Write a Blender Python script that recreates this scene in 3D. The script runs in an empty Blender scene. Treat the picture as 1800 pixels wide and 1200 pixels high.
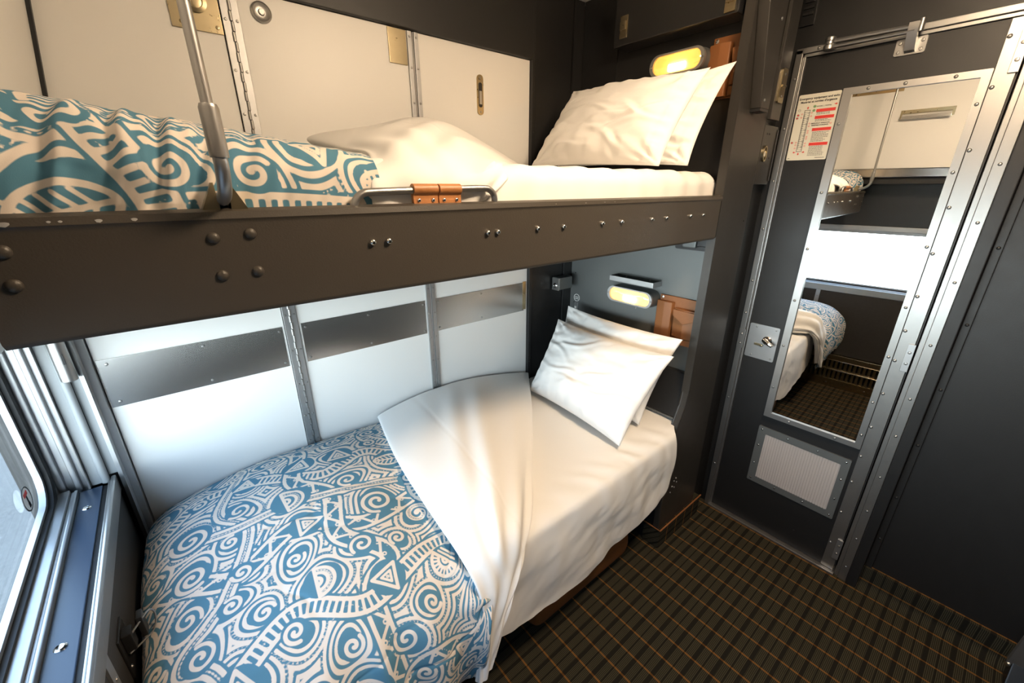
import bpy, bmesh, math, random
import numpy as np
from mathutils import Vector, Matrix

random.seed(4)
S = bpy.context.scene
COL = S.collection
PI = math.pi

# ------------------------------------------------------------------ materials
def mat(name):
    m = bpy.data.materials.new(name); m.use_nodes = True
    nt = m.node_tree; b = nt.nodes['Principled BSDF']
    return m, nt, b

def nd(nt, t, **kw):
    n = nt.nodes.new(t)
    for k, v in kw.items():
        if hasattr(n, k): setattr(n, k, v)
        else: n.inputs[k].default_value = v
    return n

def math_n(nt, op, a, b=None, c=None):
    n = nt.nodes.new('ShaderNodeMath'); n.operation = op
    for i, v in enumerate((a, b, c)):
        if v is None: continue
        if isinstance(v, (int, float)): n.inputs[i].default_value = v
        else: nt.links.new(v, n.inputs[i])
    return n.outputs[0]

def plain(name, col, rough=.5, metal=0., bump=0., bscale=400., vary=0., vscale=8., spec=.5, stretch=None, rvary=0., coat=0.):
    m, nt, b = mat(name)
    b.inputs['Base Color'].default_value = (*col, 1)
    b.inputs['Roughness'].default_value = rough
    b.inputs['Metallic'].default_value = metal
    b.inputs['Specular IOR Level'].default_value = spec
    if coat: b.inputs['Coat Weight'].default_value = coat; b.inputs['Coat Roughness'].default_value = .15
    tc = nd(nt, 'ShaderNodeTexCoord'); vec = tc.outputs['Object']
    if stretch:
        mp = nd(nt, 'ShaderNodeMapping'); mp.inputs['Scale'].default_value = stretch
        nt.links.new(vec, mp.inputs['Vector']); vec = mp.outputs['Vector']
    if vary:
        n = nd(nt, 'ShaderNodeTexNoise', Scale=vscale, Detail=4.)
        nt.links.new(vec, n.inputs['Vector'])
        r = nd(nt, 'ShaderNodeMapRange'); r.inputs['To Min'].default_value = 1 - vary; r.inputs['To Max'].default_value = 1 + vary
        nt.links.new(n.outputs['Fac'], r.inputs['Value'])
        mx = nd(nt, 'ShaderNodeMix', data_type='RGBA', blend_type='MULTIPLY'); mx.inputs[0].default_value = 1
        mx.inputs[6].default_value = (*col, 1); nt.links.new(r.outputs[0], mx.inputs[7])
        nt.links.new(mx.outputs[2], b.inputs['Base Color'])
    if rvary:
        n2 = nd(nt, 'ShaderNodeTexNoise', Scale=vscale * 2.3, Detail=3.)
        nt.links.new(vec, n2.inputs['Vector'])
        r2 = nd(nt, 'ShaderNodeMapRange'); r2.inputs['To Min'].default_value = rough - rvary; r2.inputs['To Max'].default_value = rough + rvary
        nt.links.new(n2.outputs['Fac'], r2.inputs['Value']); nt.links.new(r2.outputs[0], b.inputs['Roughness'])
    if bump:
        n3 = nd(nt, 'ShaderNodeTexNoise', Scale=bscale, Detail=2.)
        nt.links.new(vec, n3.inputs['Vector'])
        bp = nd(nt, 'ShaderNodeBump', Strength=bump, Distance=.001)
        nt.links.new(n3.outputs['Fac'], bp.inputs['Height']); nt.links.new(bp.outputs[0], b.inputs['Normal'])
    return m

M = {}
M['dark'] = plain('dark_paint', (.0115, .0113, .0115), .46, bump=.25, bscale=500, rvary=.06, vscale=10)
M['rail'] = plain('rail_paint', (.054, .046, .037), .42, bump=.3, bscale=420, rvary=.06, vscale=10)
M['pillar'] = plain('pillar_paint', (.034, .031, .027), .36, bump=.2, bscale=500, rvary=.05, vscale=8)
M['head'] = plain('metallic_grey_paint', (.17, .18, .178), .42, metal=.5, bump=.5, bscale=700)
M['headdark'] = plain('dark_paint_smooth', (.014, .014, .0145), .36, bump=.15, bscale=500)
M['black'] = plain('black_rubber', (.008, .008, .009), .55)
M['white'] = plain('white_laminate', (.80, .79, .765), .40, bump=.04, bscale=900, vary=.012, vscale=3)
M['steel'] = plain('brushed_steel', (.37, .365, .355), .38, .92, rvary=.04, vscale=20)
M['steelh'] = plain('stainless_plate', (.42, .41, .395), .26, 1.)
for nm in ('steelh',):
    nt_ = M[nm].node_tree; b_ = nt_.nodes['Principled BSDF']; b_.inputs['Anisotropic'].default_value = .8
    tv = nt_.nodes.new('ShaderNodeCombineXYZ'); tv.inputs[0].default_value = 1.; nt_.links.new(tv.outputs[0], b_.inputs['Tangent'])
M['alu'] = plain('mill_aluminium', (.44, .445, .45), .42, .9, vary=.05, vscale=30, rvary=.04)
M['chrome'] = plain('polished_chrome', (.75, .74, .72), .12, 1.)
M['brass'] = plain('bronze_plate', (.42, .35, .22), .30, 1., vary=.12, vscale=30, rvary=.08)
M['grey'] = plain('light_grey_paint', (.30, .31, .31), .5)
M['leather'] = plain('tan_leather', (.42, .17, .055), .45, bump=.5, bscale=160, vary=.18, vscale=12)
M['leathermid'] = plain('saddle_leather', (.25, .10, .034), .5, bump=.5, bscale=160, vary=.18, vscale=12)
M['leatherdk'] = plain('brown_leather', (.24, .09, .026), .5, bump=.4, bscale=140, vary=.15, vscale=8)
M['sheet'] = plain('white_cotton', (.83, .815, .79), .85, bump=.12, bscale=900, spec=.25)
M['pillowm'] = plain('white_pillow_cotton', (.85, .835, .81), .85, bump=.1, bscale=900, spec=.25)
M['mirror'] = plain('mirror_silver', (.86, .87, .86), .004, 1.)
M['paper'] = plain('sign_cream', (.72, .70, .60), .4)
M['red'] = plain('sign_red', (.72, .045, .035), .5)
M['green'] = plain('sign_green', (.08, .30, .07), .5)
M['ink'] = plain('sign_black', (.015, .015, .015), .5)
M['whiteink'] = plain('sign_white', (.8, .8, .78), .5)
M['fabricdk'] = plain('dark_wall_fabric', (.03, .028, .027), .7, bump=.5, bscale=300, vary=.2, vscale=60)
M['grille'] = plain('grille_mesh', (.46, .42, .40), .55, bump=.2, bscale=300)
M['ledge'] = plain('ledge_sky_tint', (.030, .050, .085), .28)  # dark gloss ledge; its blue is a sky reflection put into the base colour
M['ground'] = plain('concrete_platform', (.092, .089, .082), .9, bump=.8, bscale=40, vary=.38, vscale=34)

def emis(name, col, st, base=(.9, .7, .4)):
    m, nt, b = mat(name)
    b.inputs['Base Color'].default_value = (*base, 1); b.inputs['Roughness'].default_value = .25
    b.inputs['Emission Color'].default_value = (*col, 1); b.inputs['Emission Strength'].default_value = st
    return m
M['lens_hi'] = emis('warm_lens', (1., .40, .06), .9)
M['lens_lo'] = emis('pale_lens', (1., .50, .18), 1.4)
M['bulb_hi'] = emis('bulb_glow', (1., .62, .22), 34.)
M['bulb_lo'] = emis('bulb_glow_low', (1., .66, .32), 22.)
M['ceil'] = emis('ceiling_lens', (1., .75, .50), 62., (.9, .85, .75))

def glass():
    m = bpy.data.materials.new('window_glass'); m.use_nodes = True
    nt = m.node_tree; nt.nodes.clear()
    o = nd(nt, 'ShaderNodeOutputMaterial'); mx = nd(nt, 'ShaderNodeMixShader')
    t = nd(nt, 'ShaderNodeBsdfTransparent'); t.inputs[0].default_value = (.93, .965, .96, 1)
    g = nd(nt, 'ShaderNodeBsdfGlossy'); g.inputs['Roughness'].default_value = .0
    f = nd(nt, 'ShaderNodeLayerWeight'); f.inputs[0].default_value = .5
    p5 = math_n(nt, 'MULTIPLY_ADD', math_n(nt, 'POWER', f.outputs['Facing'], 5.), .35, .04)
    nt.links.new(p5, mx.inputs[0]); nt.links.new(t.outputs[0], mx.inputs[1]); nt.links.new(g.outputs[0], mx.inputs[2])
    nt.links.new(mx.outputs[0], o.inputs[0]); return m
M['glass'] = glass()

def lens_cover(name, tint):
    m = bpy.data.materials.new(name); m.use_nodes = True
    nt = m.node_tree; nt.nodes.clear()
    o = nd(nt, 'ShaderNodeOutputMaterial'); mx = nd(nt, 'ShaderNodeMixShader'); mx.inputs[0].default_value = .12
    t = nd(nt, 'ShaderNodeBsdfTransparent'); t.inputs[0].default_value = (*tint, 1)
    g = nd(nt, 'ShaderNodeBsdfGlossy'); g.inputs['Roughness'].default_value = .08
    nt.links.new(t.outputs[0], mx.inputs[1]); nt.links.new(g.outputs[0], mx.inputs[2]); nt.links.new(mx.outputs[0], o.inputs[0]); return m
M['cover'] = lens_cover('lamp_cover', (.97, .93, .85))

def carpet(name, a, b_):
    m, nt, b = mat(name)
    tc = nd(nt, 'ShaderNodeTexCoord'); sp = nd(nt, 'ShaderNodeSeparateXYZ')
    nt.links.new(tc.outputs['Object'], sp.inputs[0])
    X = math_n(nt, 'ADD', sp.outputs[0], math_n(nt, 'MULTIPLY', sp.outputs[2], a))
    Y = math_n(nt, 'ADD', sp.outputs[1], math_n(nt, 'MULTIPLY', sp.outputs[2], b_))
    nz = nd(nt, 'ShaderNodeTexNoise', Scale=900., Detail=1.)
    nt.links.new(tc.outputs['Object'], nz.inputs['Vector'])
    X = math_n(nt, 'ADD', X, math_n(nt, 'MULTIPLY', math_n(nt, 'SUBTRACT', nz.outputs['Fac'], .5), .0022))
    Y = math_n(nt, 'ADD', Y, math_n(nt, 'MULTIPLY', math_n(nt, 'SUBTRACT', nz.outputs['Fac'], .5), .0012))
    def band(v, period, off, w):
        f = math_n(nt, 'FRACT', math_n(nt, 'DIVIDE', math_n(nt, 'ADD', v, off + 10 * period), period))
        return math_n(nt, 'LESS_THAN', math_n(nt, 'ABSOLUTE', math_n(nt, 'SUBTRACT', f, .5)), w / period / 2)
    hatch = band(Y, .0046, 0, .0017)
    wide = band(Y, .064, .018, .0125)
    thin = band(Y, .064, .050, .0045)
    dark = math_n(nt, 'MAXIMUM', wide, thin)
    hat = math_n(nt, 'MULTIPLY', hatch, math_n(nt, 'SUBTRACT', 1., dark))
    org = band(X, .0765, .0765 * .5 - 1.477 % .0765, .0060)
    def mix(f, c1, c2):
        mx = nd(nt, 'ShaderNodeMix', data_type='RGBA')
        nt.links.new(f, mx.inputs[0])
        for i, c in ((6, c1), (7, c2)):
            if isinstance(c, tuple): mx.inputs[i].default_value = (*c, 1)
            else: nt.links.new(c, mx.inputs[i])
        return mx.outputs[2]
    base = mix(dark, (.022, .0205, .0135), (.0145, .0135, .0105))
    base = mix(hat, base, (.064, .058, .039))
    oc = mix(dark, (.19, .09, .025), (.11, .05, .015))
    col = mix(org, base, oc)
    nt.links.new(col, b.inputs['Base Color'])
    b.inputs['Roughness'].default_value = .95; b.inputs['Specular IOR Level'].default_value = .1
    n3 = nd(nt, 'ShaderNodeTexNoise', Scale=1200., Detail=1.)
    nt.links.new(tc.outputs['Object'], n3.inputs['Vector'])
    bp = nd(nt, 'ShaderNodeBump', Strength=.5, Distance=.002)
    nt.links.new(n3.outputs['Fac'], bp.inputs['Height']); nt.links.new(bp.outputs[0], b.inputs['Normal'])
    return m
M['carpet'] = carpet('plaid_carpet', 0, 0)
M['carpet_x'] = carpet('plaid_carpet_cove', 1, 0)
M['carpet_y'] = carpet('plaid_carpet_plinth', 0, 1)

def duvet_mat():
    m, nt, b = mat('doodle_print_cotton')
    at = nd(nt, 'ShaderNodeAttribute'); at.attribute_name = 'ink'
    r = nd(nt, 'ShaderNodeMapRange'); r.inputs['From Min'].default_value = .40; r.inputs['From Max'].default_value = .60
    nt.links.new(at.outputs['Fac'], r.inputs['Value'])
    mx = nd(nt, 'ShaderNodeMix', data_type='RGBA')
    mx.inputs[6].default_value = (.084, .218, .315, 1); mx.inputs[7].default_value = (.73, .655, .58, 1)
    nt.links.new(r.outputs[0], mx.inputs[0]); nt.links.new(mx.outputs[2], b.inputs['Base Color'])
    b.inputs['Roughness'].default_value = .85; b.inputs['Specular IOR Level'].default_value = .2
    tc = nd(nt, 'ShaderNodeTexCoord'); n3 = nd(nt, 'ShaderNodeTexNoise', Scale=900., Detail=1.)
    nt.links.new(tc.outputs['Object'], n3.inputs['Vector'])
    bp = nd(nt, 'ShaderNodeBump', Strength=.12, Distance=.001)
    nt.links.new(n3.outputs['Fac'], bp.inputs['Height']); nt.links.new(bp.outputs[0], b.inputs['Normal'])
    return m
M['duvet'] = duvet_mat()

# ------------------------------------------------------------------ mesh helpers
def bx(bm, x0, x1, y0, y1, z0, z1, bev=0., seg=2, rot=None):
    mtx = Matrix.Translation(((x0 + x1) / 2, (y0 + y1) / 2, (z0 + z1) / 2))
    if rot: mtx = mtx @ rot
    mtx = mtx @ Matrix.Diagonal((abs(x1 - x0), abs(y1 - y0), abs(z1 - z0), 1))
    r = bmesh.ops.create_cube(bm, size=1, matrix=mtx)
    if bev:
        es = list({e for v in r['verts'] for e in v.link_edges})
        bmesh.ops.bevel(bm, geom=es, offset=bev, segments=seg, profile=.5, affect='EDGES')
    return bm

def frame_of(n):
    n = Vector(n).normalized()
    a = Vector((0, 0, 1)) if abs(n.z) < .9 else Vector((1, 0, 0))
    u = n.cross(a).normalized(); v = n.cross(u)
    return n, u, v

def loft_rings(bm, rings, cap=True):
    vs = [[bm.verts.new(p) for p in r] for r in rings]
    n = len(vs[0])
    for a, b in zip(vs, vs[1:]):
        for i in range(n):
            bm.faces.new((a[i], a[(i + 1) % n], b[(i + 1) % n], b[i]))
    if cap:
        bm.faces.new(vs[0][::-1]); bm.faces.new(vs[-1])

def rev(bm, p, n, prof, seg=16):
    """lathe: prof = [(radius, distance along n)]"""
    p = Vector(p); n, u, v = frame_of(n)
    loft_rings(bm, [[p + n * d + (u * math.cos(2 * PI * i / seg) + v * math.sin(2 * PI * i / seg)) * max(r, 1e-4) for i in range(seg)] for r, d in prof])

def cyl(bm, p, q, r, seg=14):
    p = Vector(p); q = Vector(q); d = (q - p).length
    rev(bm, p, q - p, [(r, 0), (r, d)], seg)

def dome(bm, p, n, r, h=None, seg=12):
    h = h or r * .6
    rev(bm, p, n, [(r, 0), (r, h * .25), (r * .85, h * .65), (r * .5, h * .93), (r * .1, h)], seg)

def screw_bm(p, n, r=.0045):
    bm = bmesh.new(); rev(bm, p, n, [(r, 0), (r, r * .25), (r * .8, r * .5), (r * .34, r * .56), (r * .3, r * .3)], 12); return bm

def tube(bm, pts, r, seg=10, rr=None):
    pts = [Vector(p) for p in pts]; t = [(pts[min(i + 1, len(pts) - 1)] - pts[max(i - 1, 0)]).normalized() for i in range(len(pts))]
    n, u, v = frame_of(t[0]); rings = []
    for i, p in enumerate(pts):
        u = (u - t[i] * u.dot(t[i])).normalized(); v = t[i].cross(u)
        R = rr[i] if rr else r
        rings.append([p + (u * math.cos(2 * PI * k / seg) + v * math.sin(2 * PI * k / seg)) * R for k in range(seg)])
    loft_rings(bm, rings)

def smooth_path(pts, n=6):
    P = [Vector(p) for p in pts]; out = []
    for i in range(len(P) - 1):
        p0, p1, p2, p3 = P[max(i - 1, 0)], P[i], P[i + 1], P[min(i + 2, len(P) - 1)]
        for k in range(n):
            t = k / n
            out.append(.5 * ((2 * p1) + (p2 - p0) * t + (2 * p0 - 5 * p1 + 4 * p2 - p3) * t * t + (3 * p1 - p0 - 3 * p2 + p3) * t ** 3))
    out.append(P[-1]); return out

def prism(bm, pts, axis, lo, hi, bev=0., seg=2):
    """polygon pts in the two other axes, extruded along axis"""
    def P(a, b, w):
        return {0: (w, a, b), 1: (a, w, b), 2: (a, b, w)}[axis]
    v0 = [bm.verts.new(P(a, b, lo)) for a, b in pts]; v1 = [bm.verts.new(P(a, b, hi)) for a, b in pts]
    n = len(pts)
    fs = [bm.faces.new(v0[::-1]), bm.faces.new(v1)]
    for i in range(n): fs.append(bm.faces.new((v0[i], v0[(i + 1) % n], v1[(i + 1) % n], v1[i])))
    if bev:
        es = list({e for v in v0 + v1 for e in v.link_edges})
        bmesh.ops.bevel(bm, geom=es, offset=bev, segments=seg, profile=.5, affect='EDGES')

def rrect(a0, a1, b0, b1, r, n=6):
    out = []
    for cx, cy, s in ((a1 - r, b1 - r, 0), (a0 + r, b1 - r, 90), (a0 + r, b0 + r, 180), (a1 - r, b0 + r, 270)):
        for k in range(n + 1):
            t = math.radians(s + 90 * k / n); out.append((cx + r * math.cos(t), cy + r * math.sin(t)))
    return out

def ring(bm, outer, inner, axis, lo, hi):
    def P(a, b, w):
        return {0: (w, a, b), 1: (a, w, b), 2: (a, b, w)}[axis]
    loops = [[bm.verts.new(P(a, b, w)) for a, b in L] for L, w in ((outer, lo), (outer, hi), (inner, hi), (inner, lo))]
    n = len(outer)
    for j in range(4):
        A, B = loops[j], loops[(j + 1) % 4]
        for i in range(n): bm.faces.new((A[i], A[(i + 1) % n], B[(i + 1) % n], B[i]))

def finish(bm): bmesh.ops.recalc_face_normals(bm, faces=bm.faces[:]); return bm

def obj(name, bm, m, parent=None, ang=40):
    finish(bm)
    me = bpy.data.meshes.new(name); bm.to_mesh(me); bm.free()
    me.polygons.foreach_set('use_smooth', [True] * len(me.polygons))
    try: me.set_sharp_from_angle(angle=math.radians(ang))
    except Exception: pass
    me.materials.append(m if not isinstance(m, str) else M[m])
    o = bpy.data.objects.new(name, me); COL.objects.link(o)
    wn = o.modifiers.new('weighted_normals', 'WEIGHTED_NORMAL'); wn.keep_sharp = True; wn.weight = 80
    if parent: o.parent = parent; o.matrix_parent_inverse = Matrix.Translation(parent.location).inverted()
    return o

def tag(o, label, cat, group=None):
    o['label'] = label; o['category'] = cat
    if group: o['group'] = group
    return o

def thing(name, label, cat, loc=(0, 0, 0), group=None):
    o = bpy.data.objects.new(name, None); o.empty_display_size = .05; o.location = loc
    COL.objects.link(o); return tag(o, label, cat, group)

def struct(name, bm=None, m=None, loc=(0, 0, 0)):
    if bm is None:
        o = bpy.data.objects.new(name, None); o.location = loc; COL.objects.link(o)
    else: o = obj(name, bm, m)
    o['kind'] = 'structure'; return o

def part(name, parent, m, fn, ang=40, label=None):
    bm = bmesh.new(); fn(bm); o = obj(name, bm, m, parent, ang)
    if label: o['label'] = label
    return o

def B(*a, **k):
    return lambda bm: bx(bm, *a, **k)

def screws(parent, pts, n, r=.0045, m='steel', name='screw', domed=False):
    for p in pts:
        if domed: bm = bmesh.new(); dome(bm, p, n, r)
        else: bm = screw_bm(p, n, r)
        obj(name, bm, m, parent)

def gridmesh(name, P, m, parent=None, ink=None, close_v=False):
    nu, nv = P.shape[:2]
    me = bpy.data.meshes.new(name); n = nu * nv
    me.vertices.add(n); me.vertices.foreach_set('co', P.reshape(-1).astype(np.float32))
    i, j = np.meshgrid(np.arange(nu - 1), np.arange(nv - 1), indexing='ij')
    a = (i * nv + j).ravel(); q = np.stack([a, a + nv, a + nv + 1, a + 1], 1)
    nf = len(q); me.loops.add(nf * 4); me.loops.foreach_set('vertex_index', q.reshape(-1).astype(np.int32))
    me.polygons.add(nf); me.polygons.foreach_set('loop_start', (np.arange(nf) * 4).astype(np.int32))
    me.polygons.foreach_set('use_smooth', np.ones(nf, bool))
    me.update(calc_edges=True); me.validate()
    if ink is not None:
        at = me.attributes.new('ink', 'FLOAT', 'POINT'); at.data.foreach_set('value', ink.reshape(-1).astype(np.float32))
    me.materials.append(M[m]); o = bpy.data.objects.new(name, me); COL.objects.link(o)
    if parent: o.parent = parent; o.matrix_parent_inverse = Matrix.Translation(parent.location).inverted()
    return o

def cr_axis(C, n, axis):
    C = np.moveaxis(C, axis, 0); k = len(C); t = np.linspace(0, k - 1, n); i = np.minimum(t.astype(int), k - 2); f = (t - i).reshape((-1,) + (1,) * (C.ndim - 1))
    g = lambda d: C[np.clip(i + d, 0, k - 1)]
    p0, p1, p2, p3 = g(-1), g(0), g(1), g(2)
    p0 = np.where((i == 0).reshape(f.shape), 2 * p1 - p2, p0); p3 = np.where((i == k - 2).reshape(f.shape), 2 * p2 - p1, p3)
    R = .5 * (2 * p1 + (p2 - p0) * f + (2 * p0 - 5 * p1 + 4 * p2 - p3) * f ** 2 + (3 * p1 - p0 - 3 * p2 + p3) * f ** 3)
    return np.moveaxis(R, 0, axis)
def surf(C, nu, nv): return cr_axis(cr_axis(np.array(C, float), nu, 0), nv, 1)

def normals(P):
    du = np.gradient(P, axis=0); dv = np.gradient(P, axis=1); n = np.cross(du, dv)
    return n / (np.linalg.norm(n, axis=2, keepdims=True) + 1e-9)

def vnoise(x, y, seed=0):
    rs = np.random.RandomState(seed); T = rs.rand(64, 64)
    xi = np.floor(x).astype(int); yi = np.floor(y).astype(int); fx = x - xi; fy = y - yi
    fx = fx * fx * (3 - 2 * fx); fy = fy * fy * (3 - 2 * fy)
    g = lambda a, b: T[(xi + a) % 64, (yi + b) % 64]
    return (g(0, 0) * (1 - fx) + g(1, 0) * fx) * (1 - fy) + (g(0, 1) * (1 - fx) + g(1, 1) * fx) * fy
def fbm(x, y, seed=0, o=3):
    return sum(vnoise(x * 2 ** k + 7 * k, y * 2 ** k + 3 * k, seed + k) / 2 ** k for k in range(o)) / (2 - 2 ** (1 - o)) - .5
def crease(x, y, seed=0):
    """sharp ridges between rounded folds"""
    return np.abs(fbm(x, y, seed, 2)) * 2

# ------------------------------------------------------------------ printed cotton pattern (a scalar 'ink' field in fabric metres)
def make_pattern(W=2.1, H=2.3, res=.003):
    nx, ny = int(W / res), int(H / res)
    X, Y = np.meshgrid(np.arange(nx) * res, np.arange(ny) * res, indexing='ij')
    rs = np.random.RandomState(11)
    F = np.full((nx, ny), -.006)
    def paint(px, w, val, closed=False):
        px = np.array(px, float)
        if closed: px = np.vstack([px, px[:1]])
        pad = w + .008
        lo = np.maximum(((px.min(0) - pad) / res).astype(int), 0); hi = np.minimum(((px.max(0) + pad) / res).astype(int) + 1, (nx, ny))
        if (hi <= lo).any(): return
        sl = (slice(lo[0], hi[0]), slice(lo[1], hi[1]))
        x, y = X[sl], Y[sl]; d = np.full(x.shape, 9.)
        for a, b in zip(px, px[1:]):
            ab = b - a; L = ab @ ab + 1e-12
            t = np.clip(((x - a[0]) * ab[0] + (y - a[1]) * ab[1]) / L, 0, 1)
            d = np.minimum(d, np.hypot(x - a[0] - t * ab[0], y - a[1] - t * ab[1]))
        s = w / 2 - d
        F[sl] = np.maximum(F[sl], s) if val else np.minimum(F[sl], -s)
    def fillpoly(pts, val, grow=0.):
        pts = np.array(pts, float); pad = .012 + grow
        lo = np.maximum(((pts.min(0) - pad) / res).astype(int), 0); hi = np.minimum(((pts.max(0) + pad) / res).astype(int) + 1, (nx, ny))
        if (hi <= lo).any(): return
        sl = (slice(lo[0], hi[0]), slice(lo[1], hi[1])); x, y = X[sl], Y[sl]
        d = np.full(x.shape, 9.); ins = np.zeros(x.shape, bool)
        for a, b in zip(pts, np.roll(pts, -1, 0)):
            ab = b - a; L = ab @ ab + 1e-12
            t = np.clip(((x - a[0]) * ab[0] + (y - a[1]) * ab[1]) / L, 0, 1)
            d = np.minimum(d, np.hypot(x - a[0] - t * ab[0], y - a[1] - t * ab[1]))
            c = (a[1] > y) != (b[1] > y)
            ins ^= c & (x < (b[0] - a[0]) * (y - a[1]) / (b[1] - a[1] + 1e-12) + a[0])
        s = np.where(ins, d, -d) + grow
        F[sl] = np.maximum(F[sl], s) if val else np.minimum(F[sl], -s)
    def dots(px, step, size):
        px = np.array(px, float); seg = np.hypot(*np.diff(px, axis=0).T); c = np.r_[0, np.cumsum(seg)]
        for s in np.arange(step / 2, c[-1], step):
            e = min(s + size, c[-1]); q = np.array([[np.interp(t, c, px[:, 0]), np.interp(t, c, px[:, 1])] for t in (s, e)])
            paint(q, size * .95, True)
    def circ(c, r, a0=0, a1=360, n=28):
        t = np.radians(np.linspace(a0, a1, n)); return np.stack([c[0] + r * np.cos(t), c[1] + r * np.sin(t)], 1)
    def spiral(c, R, turns, a0, sgn):
        t = np.linspace(0, 1, 60); a = a0 + sgn * turns * 2 * PI * t; r = R * (.10 + .90 * t ** .8)
        return np.stack([c[0] + r * np.cos(a), c[1] + r * np.sin(a)], 1)
    SW = .0135
    # flowing nested contours around scattered centres
    cs = []
    tries = 0
    while len(cs) < 230 and tries < 16000:
        tries += 1
        r = rs.choice([.034, .044, .056, .068], p=[.25, .35, .25, .15]); p = rs.rand(2) * (W, H)
        if all(np.hypot(*(p - q[:2])) > (r + q[2]) * 1.2 + .030 for q in cs): cs.append((p[0], p[1], r))
    wx = X + .016 * np.sin(Y * 21 + 1.3 * np.sin(X * 9)); wy = Y + .016 * np.sin(X * 19 + 1.1 * np.sin(Y * 11))
    best = np.full(X.shape, 9.); bi = np.zeros(X.shape, int)
    for k, (a, b, r) in enumerate(cs):
        d = np.hypot(wx - a, (wy - b)) - r
        m = d < best; best[m] = d[m]; bi[m] = k
    T = .0205
    f = ((best + .002) / T) % 1.0; w = .0116
    F = np.where(best > .003, w / 2 - np.abs(f - .58) * T, -.006)
    # wavy bands with rungs or dotted centre lines
    def band(path, half, kind):
        px = np.array(smooth2(path, 14)); t = np.gradient(px, axis=0); t /= np.linalg.norm(t, axis=1, keepdims=True) + 1e-9
        nrm = np.stack([-t[:, 1], t[:, 0]], 1)
        paint(px, half * 2 + .030, False)
        paint(px + nrm * half, SW, True); paint(px - nrm * half, SW, True)
        seg = np.hypot(*np.diff(px, axis=0).T); c = np.r_[0, np.cumsum(seg)]
        at = lambda s, off: np.array([np.interp(s, c, px[:, k]) + off * np.interp(s, c, nrm[:, k]) for k in (0, 1)])
        if kind == 'rungs':
            for s in np.arange(.01, c[-1], .021): paint([at(s, -half), at(s, half)], .0095, True)
        elif kind == 'dots': dots(px, .0125, .0055)
        elif kind == 'tri':
            s = .0; k = 0
            while s < c[-1]:
                e = min(s + .052, c[-1]); paint([at(s, half * (1 if k % 2 else -1)), at(e, half * (-1 if k % 2 else 1))], .010, True)
                m_ = at((s + e) / 2 + .026, half * (-.42 if k % 2 else .42))
                q = circ(m_, .0062, n=12); paint(q, .0048, True)
                s = e; k += 1
    def smooth2(P, n):
        return [(v.x, v.y) for v in smooth_path([(a, b, 0) for a, b in P], n)]
    bands = [([(0, .30), (.25, .36), (.42, .24), (.62, .30), (.85, .47), (1.05, .40), (1.3, .52), (1.9, .45)], .026, 'rungs'),
             ([(.05, .78), (.3, .70), (.48, .80), (.70, .72), (.9, .86), (1.2, .80), (1.5, .95), (1.9, .85)], .030, 'tri'),
             ([(.32, 1.5), (.40, 1.2), (.30, 1.0), (.44, .86), (.55, .60), (.47, .42), (.56, .16), (.50, 0)], .014, 'dots'),
             ([(.86, 1.5), (.80, 1.24), (.92, 1.05), (.80, .86), (.84, .62), (.74, .44), (.80, .2), (.72, 0)], .028, 'tri'),
             ([(0, 1.12), (.2, 1.05), (.36, 1.15), (.6, 1.06), (.8, 1.16), (1.1, 1.08), (1.4, 1.2), (1.9, 1.1)], .024, 'rungs'),
             ([(0, .55), (.16, .60), (.30, .50), (.5, .56), (.7, .58), (1.0, .66), (1.4, .70), (1.9, .62)], .014, 'dots'),
             ([(.14, 0), (.1, .2), (.2, .36), (.12, .58), (.2, .8), (.1, 1.0), (.18, 1.3), (.1, 1.5)], .013, 'dots'),
             ([(1.2, 0), (1.1, .25), (1.25, .5), (1.15, .8), (1.3, 1.1), (1.2, 1.5)], .026, 'rungs'),
             ([(0, .05), (.3, .12), (.6, .05), (.9, .13), (1.3, .06), (1.9, .12)], .028, 'tri')]
    for p, h, k in bands:
        p = [(x * 1.12 if x > 1.8 else x, y * 1.55 if y > 1.45 else y) for x, y in p]; band(p, h, k)
    for p, h, k in [bands[0], bands[1], bands[4], bands[5]]: band([(2.1 - x * 1.12, y + 1.02) for x, y in p], h, 'tri' if k == 'rungs' else 'rungs' if k == 'tri' else k)
    # motifs
    for k, (a, b, r) in enumerate(cs):
        c = (a, b); rot = rs.rand() * 360
        fillpoly(circ(c, r * 1.04, 0, 350, 26), False, .004)
        kind = rs.choice(['spiral', 'fan', 'leaf', 'dee', 'spiral2', 'tri'], p=[.27, .19, .15, .14, .11, .14])
        if r < .05 and kind in ('dee', 'spiral2', 'fan', 'leaf', 'tri'): kind = 'spiral' if kind != 'tri' or r < .04 else 'tri'
        ca, sa = math.cos(math.radians(rot)), math.sin(math.radians(rot))
        R2 = lambda pts: [(a + (x * ca - y * sa) * r, b + (x * sa + y * ca) * r) for x, y in pts]
        if kind == 'spiral':
            paint(spiral(c, r * .93, 1.75 if r > .045 else 1.35, math.radians(rot), rs.choice([-1, 1])), SW * (1.05 if r > .045 else .85), True)
        elif kind == 'spiral2':
            sg = rs.choice([-1, 1]); sp = spiral(c, r * .95, 1.5, math.radians(rot), sg); paint(sp, SW * 1.6, True)
            paint(sp[14:], .0085, False); dots(sp[16:], .0105, .0046)
        elif kind == 'fan':
            paint(circ(c, r * .97, rot, rot + 180), SW * .8, True); paint(R2([(-1, -.02), (1, -.02)]), SW * .8, True)
            paint(circ(c, r * .50, rot, rot + 180), SW * .75, True)
            for t in np.arange(rot + 12, rot + 180, 18 if r > .05 else 25):
                q = math.radians(t); paint([(a + r * .52 * math.cos(q), b + r * .52 * math.sin(q)), (a + r * .95 * math.cos(q), b + r * .95 * math.sin(q))], .0075, True)
            paint(circ(c, r * .22, rot, rot + 180), .009, True)
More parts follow.
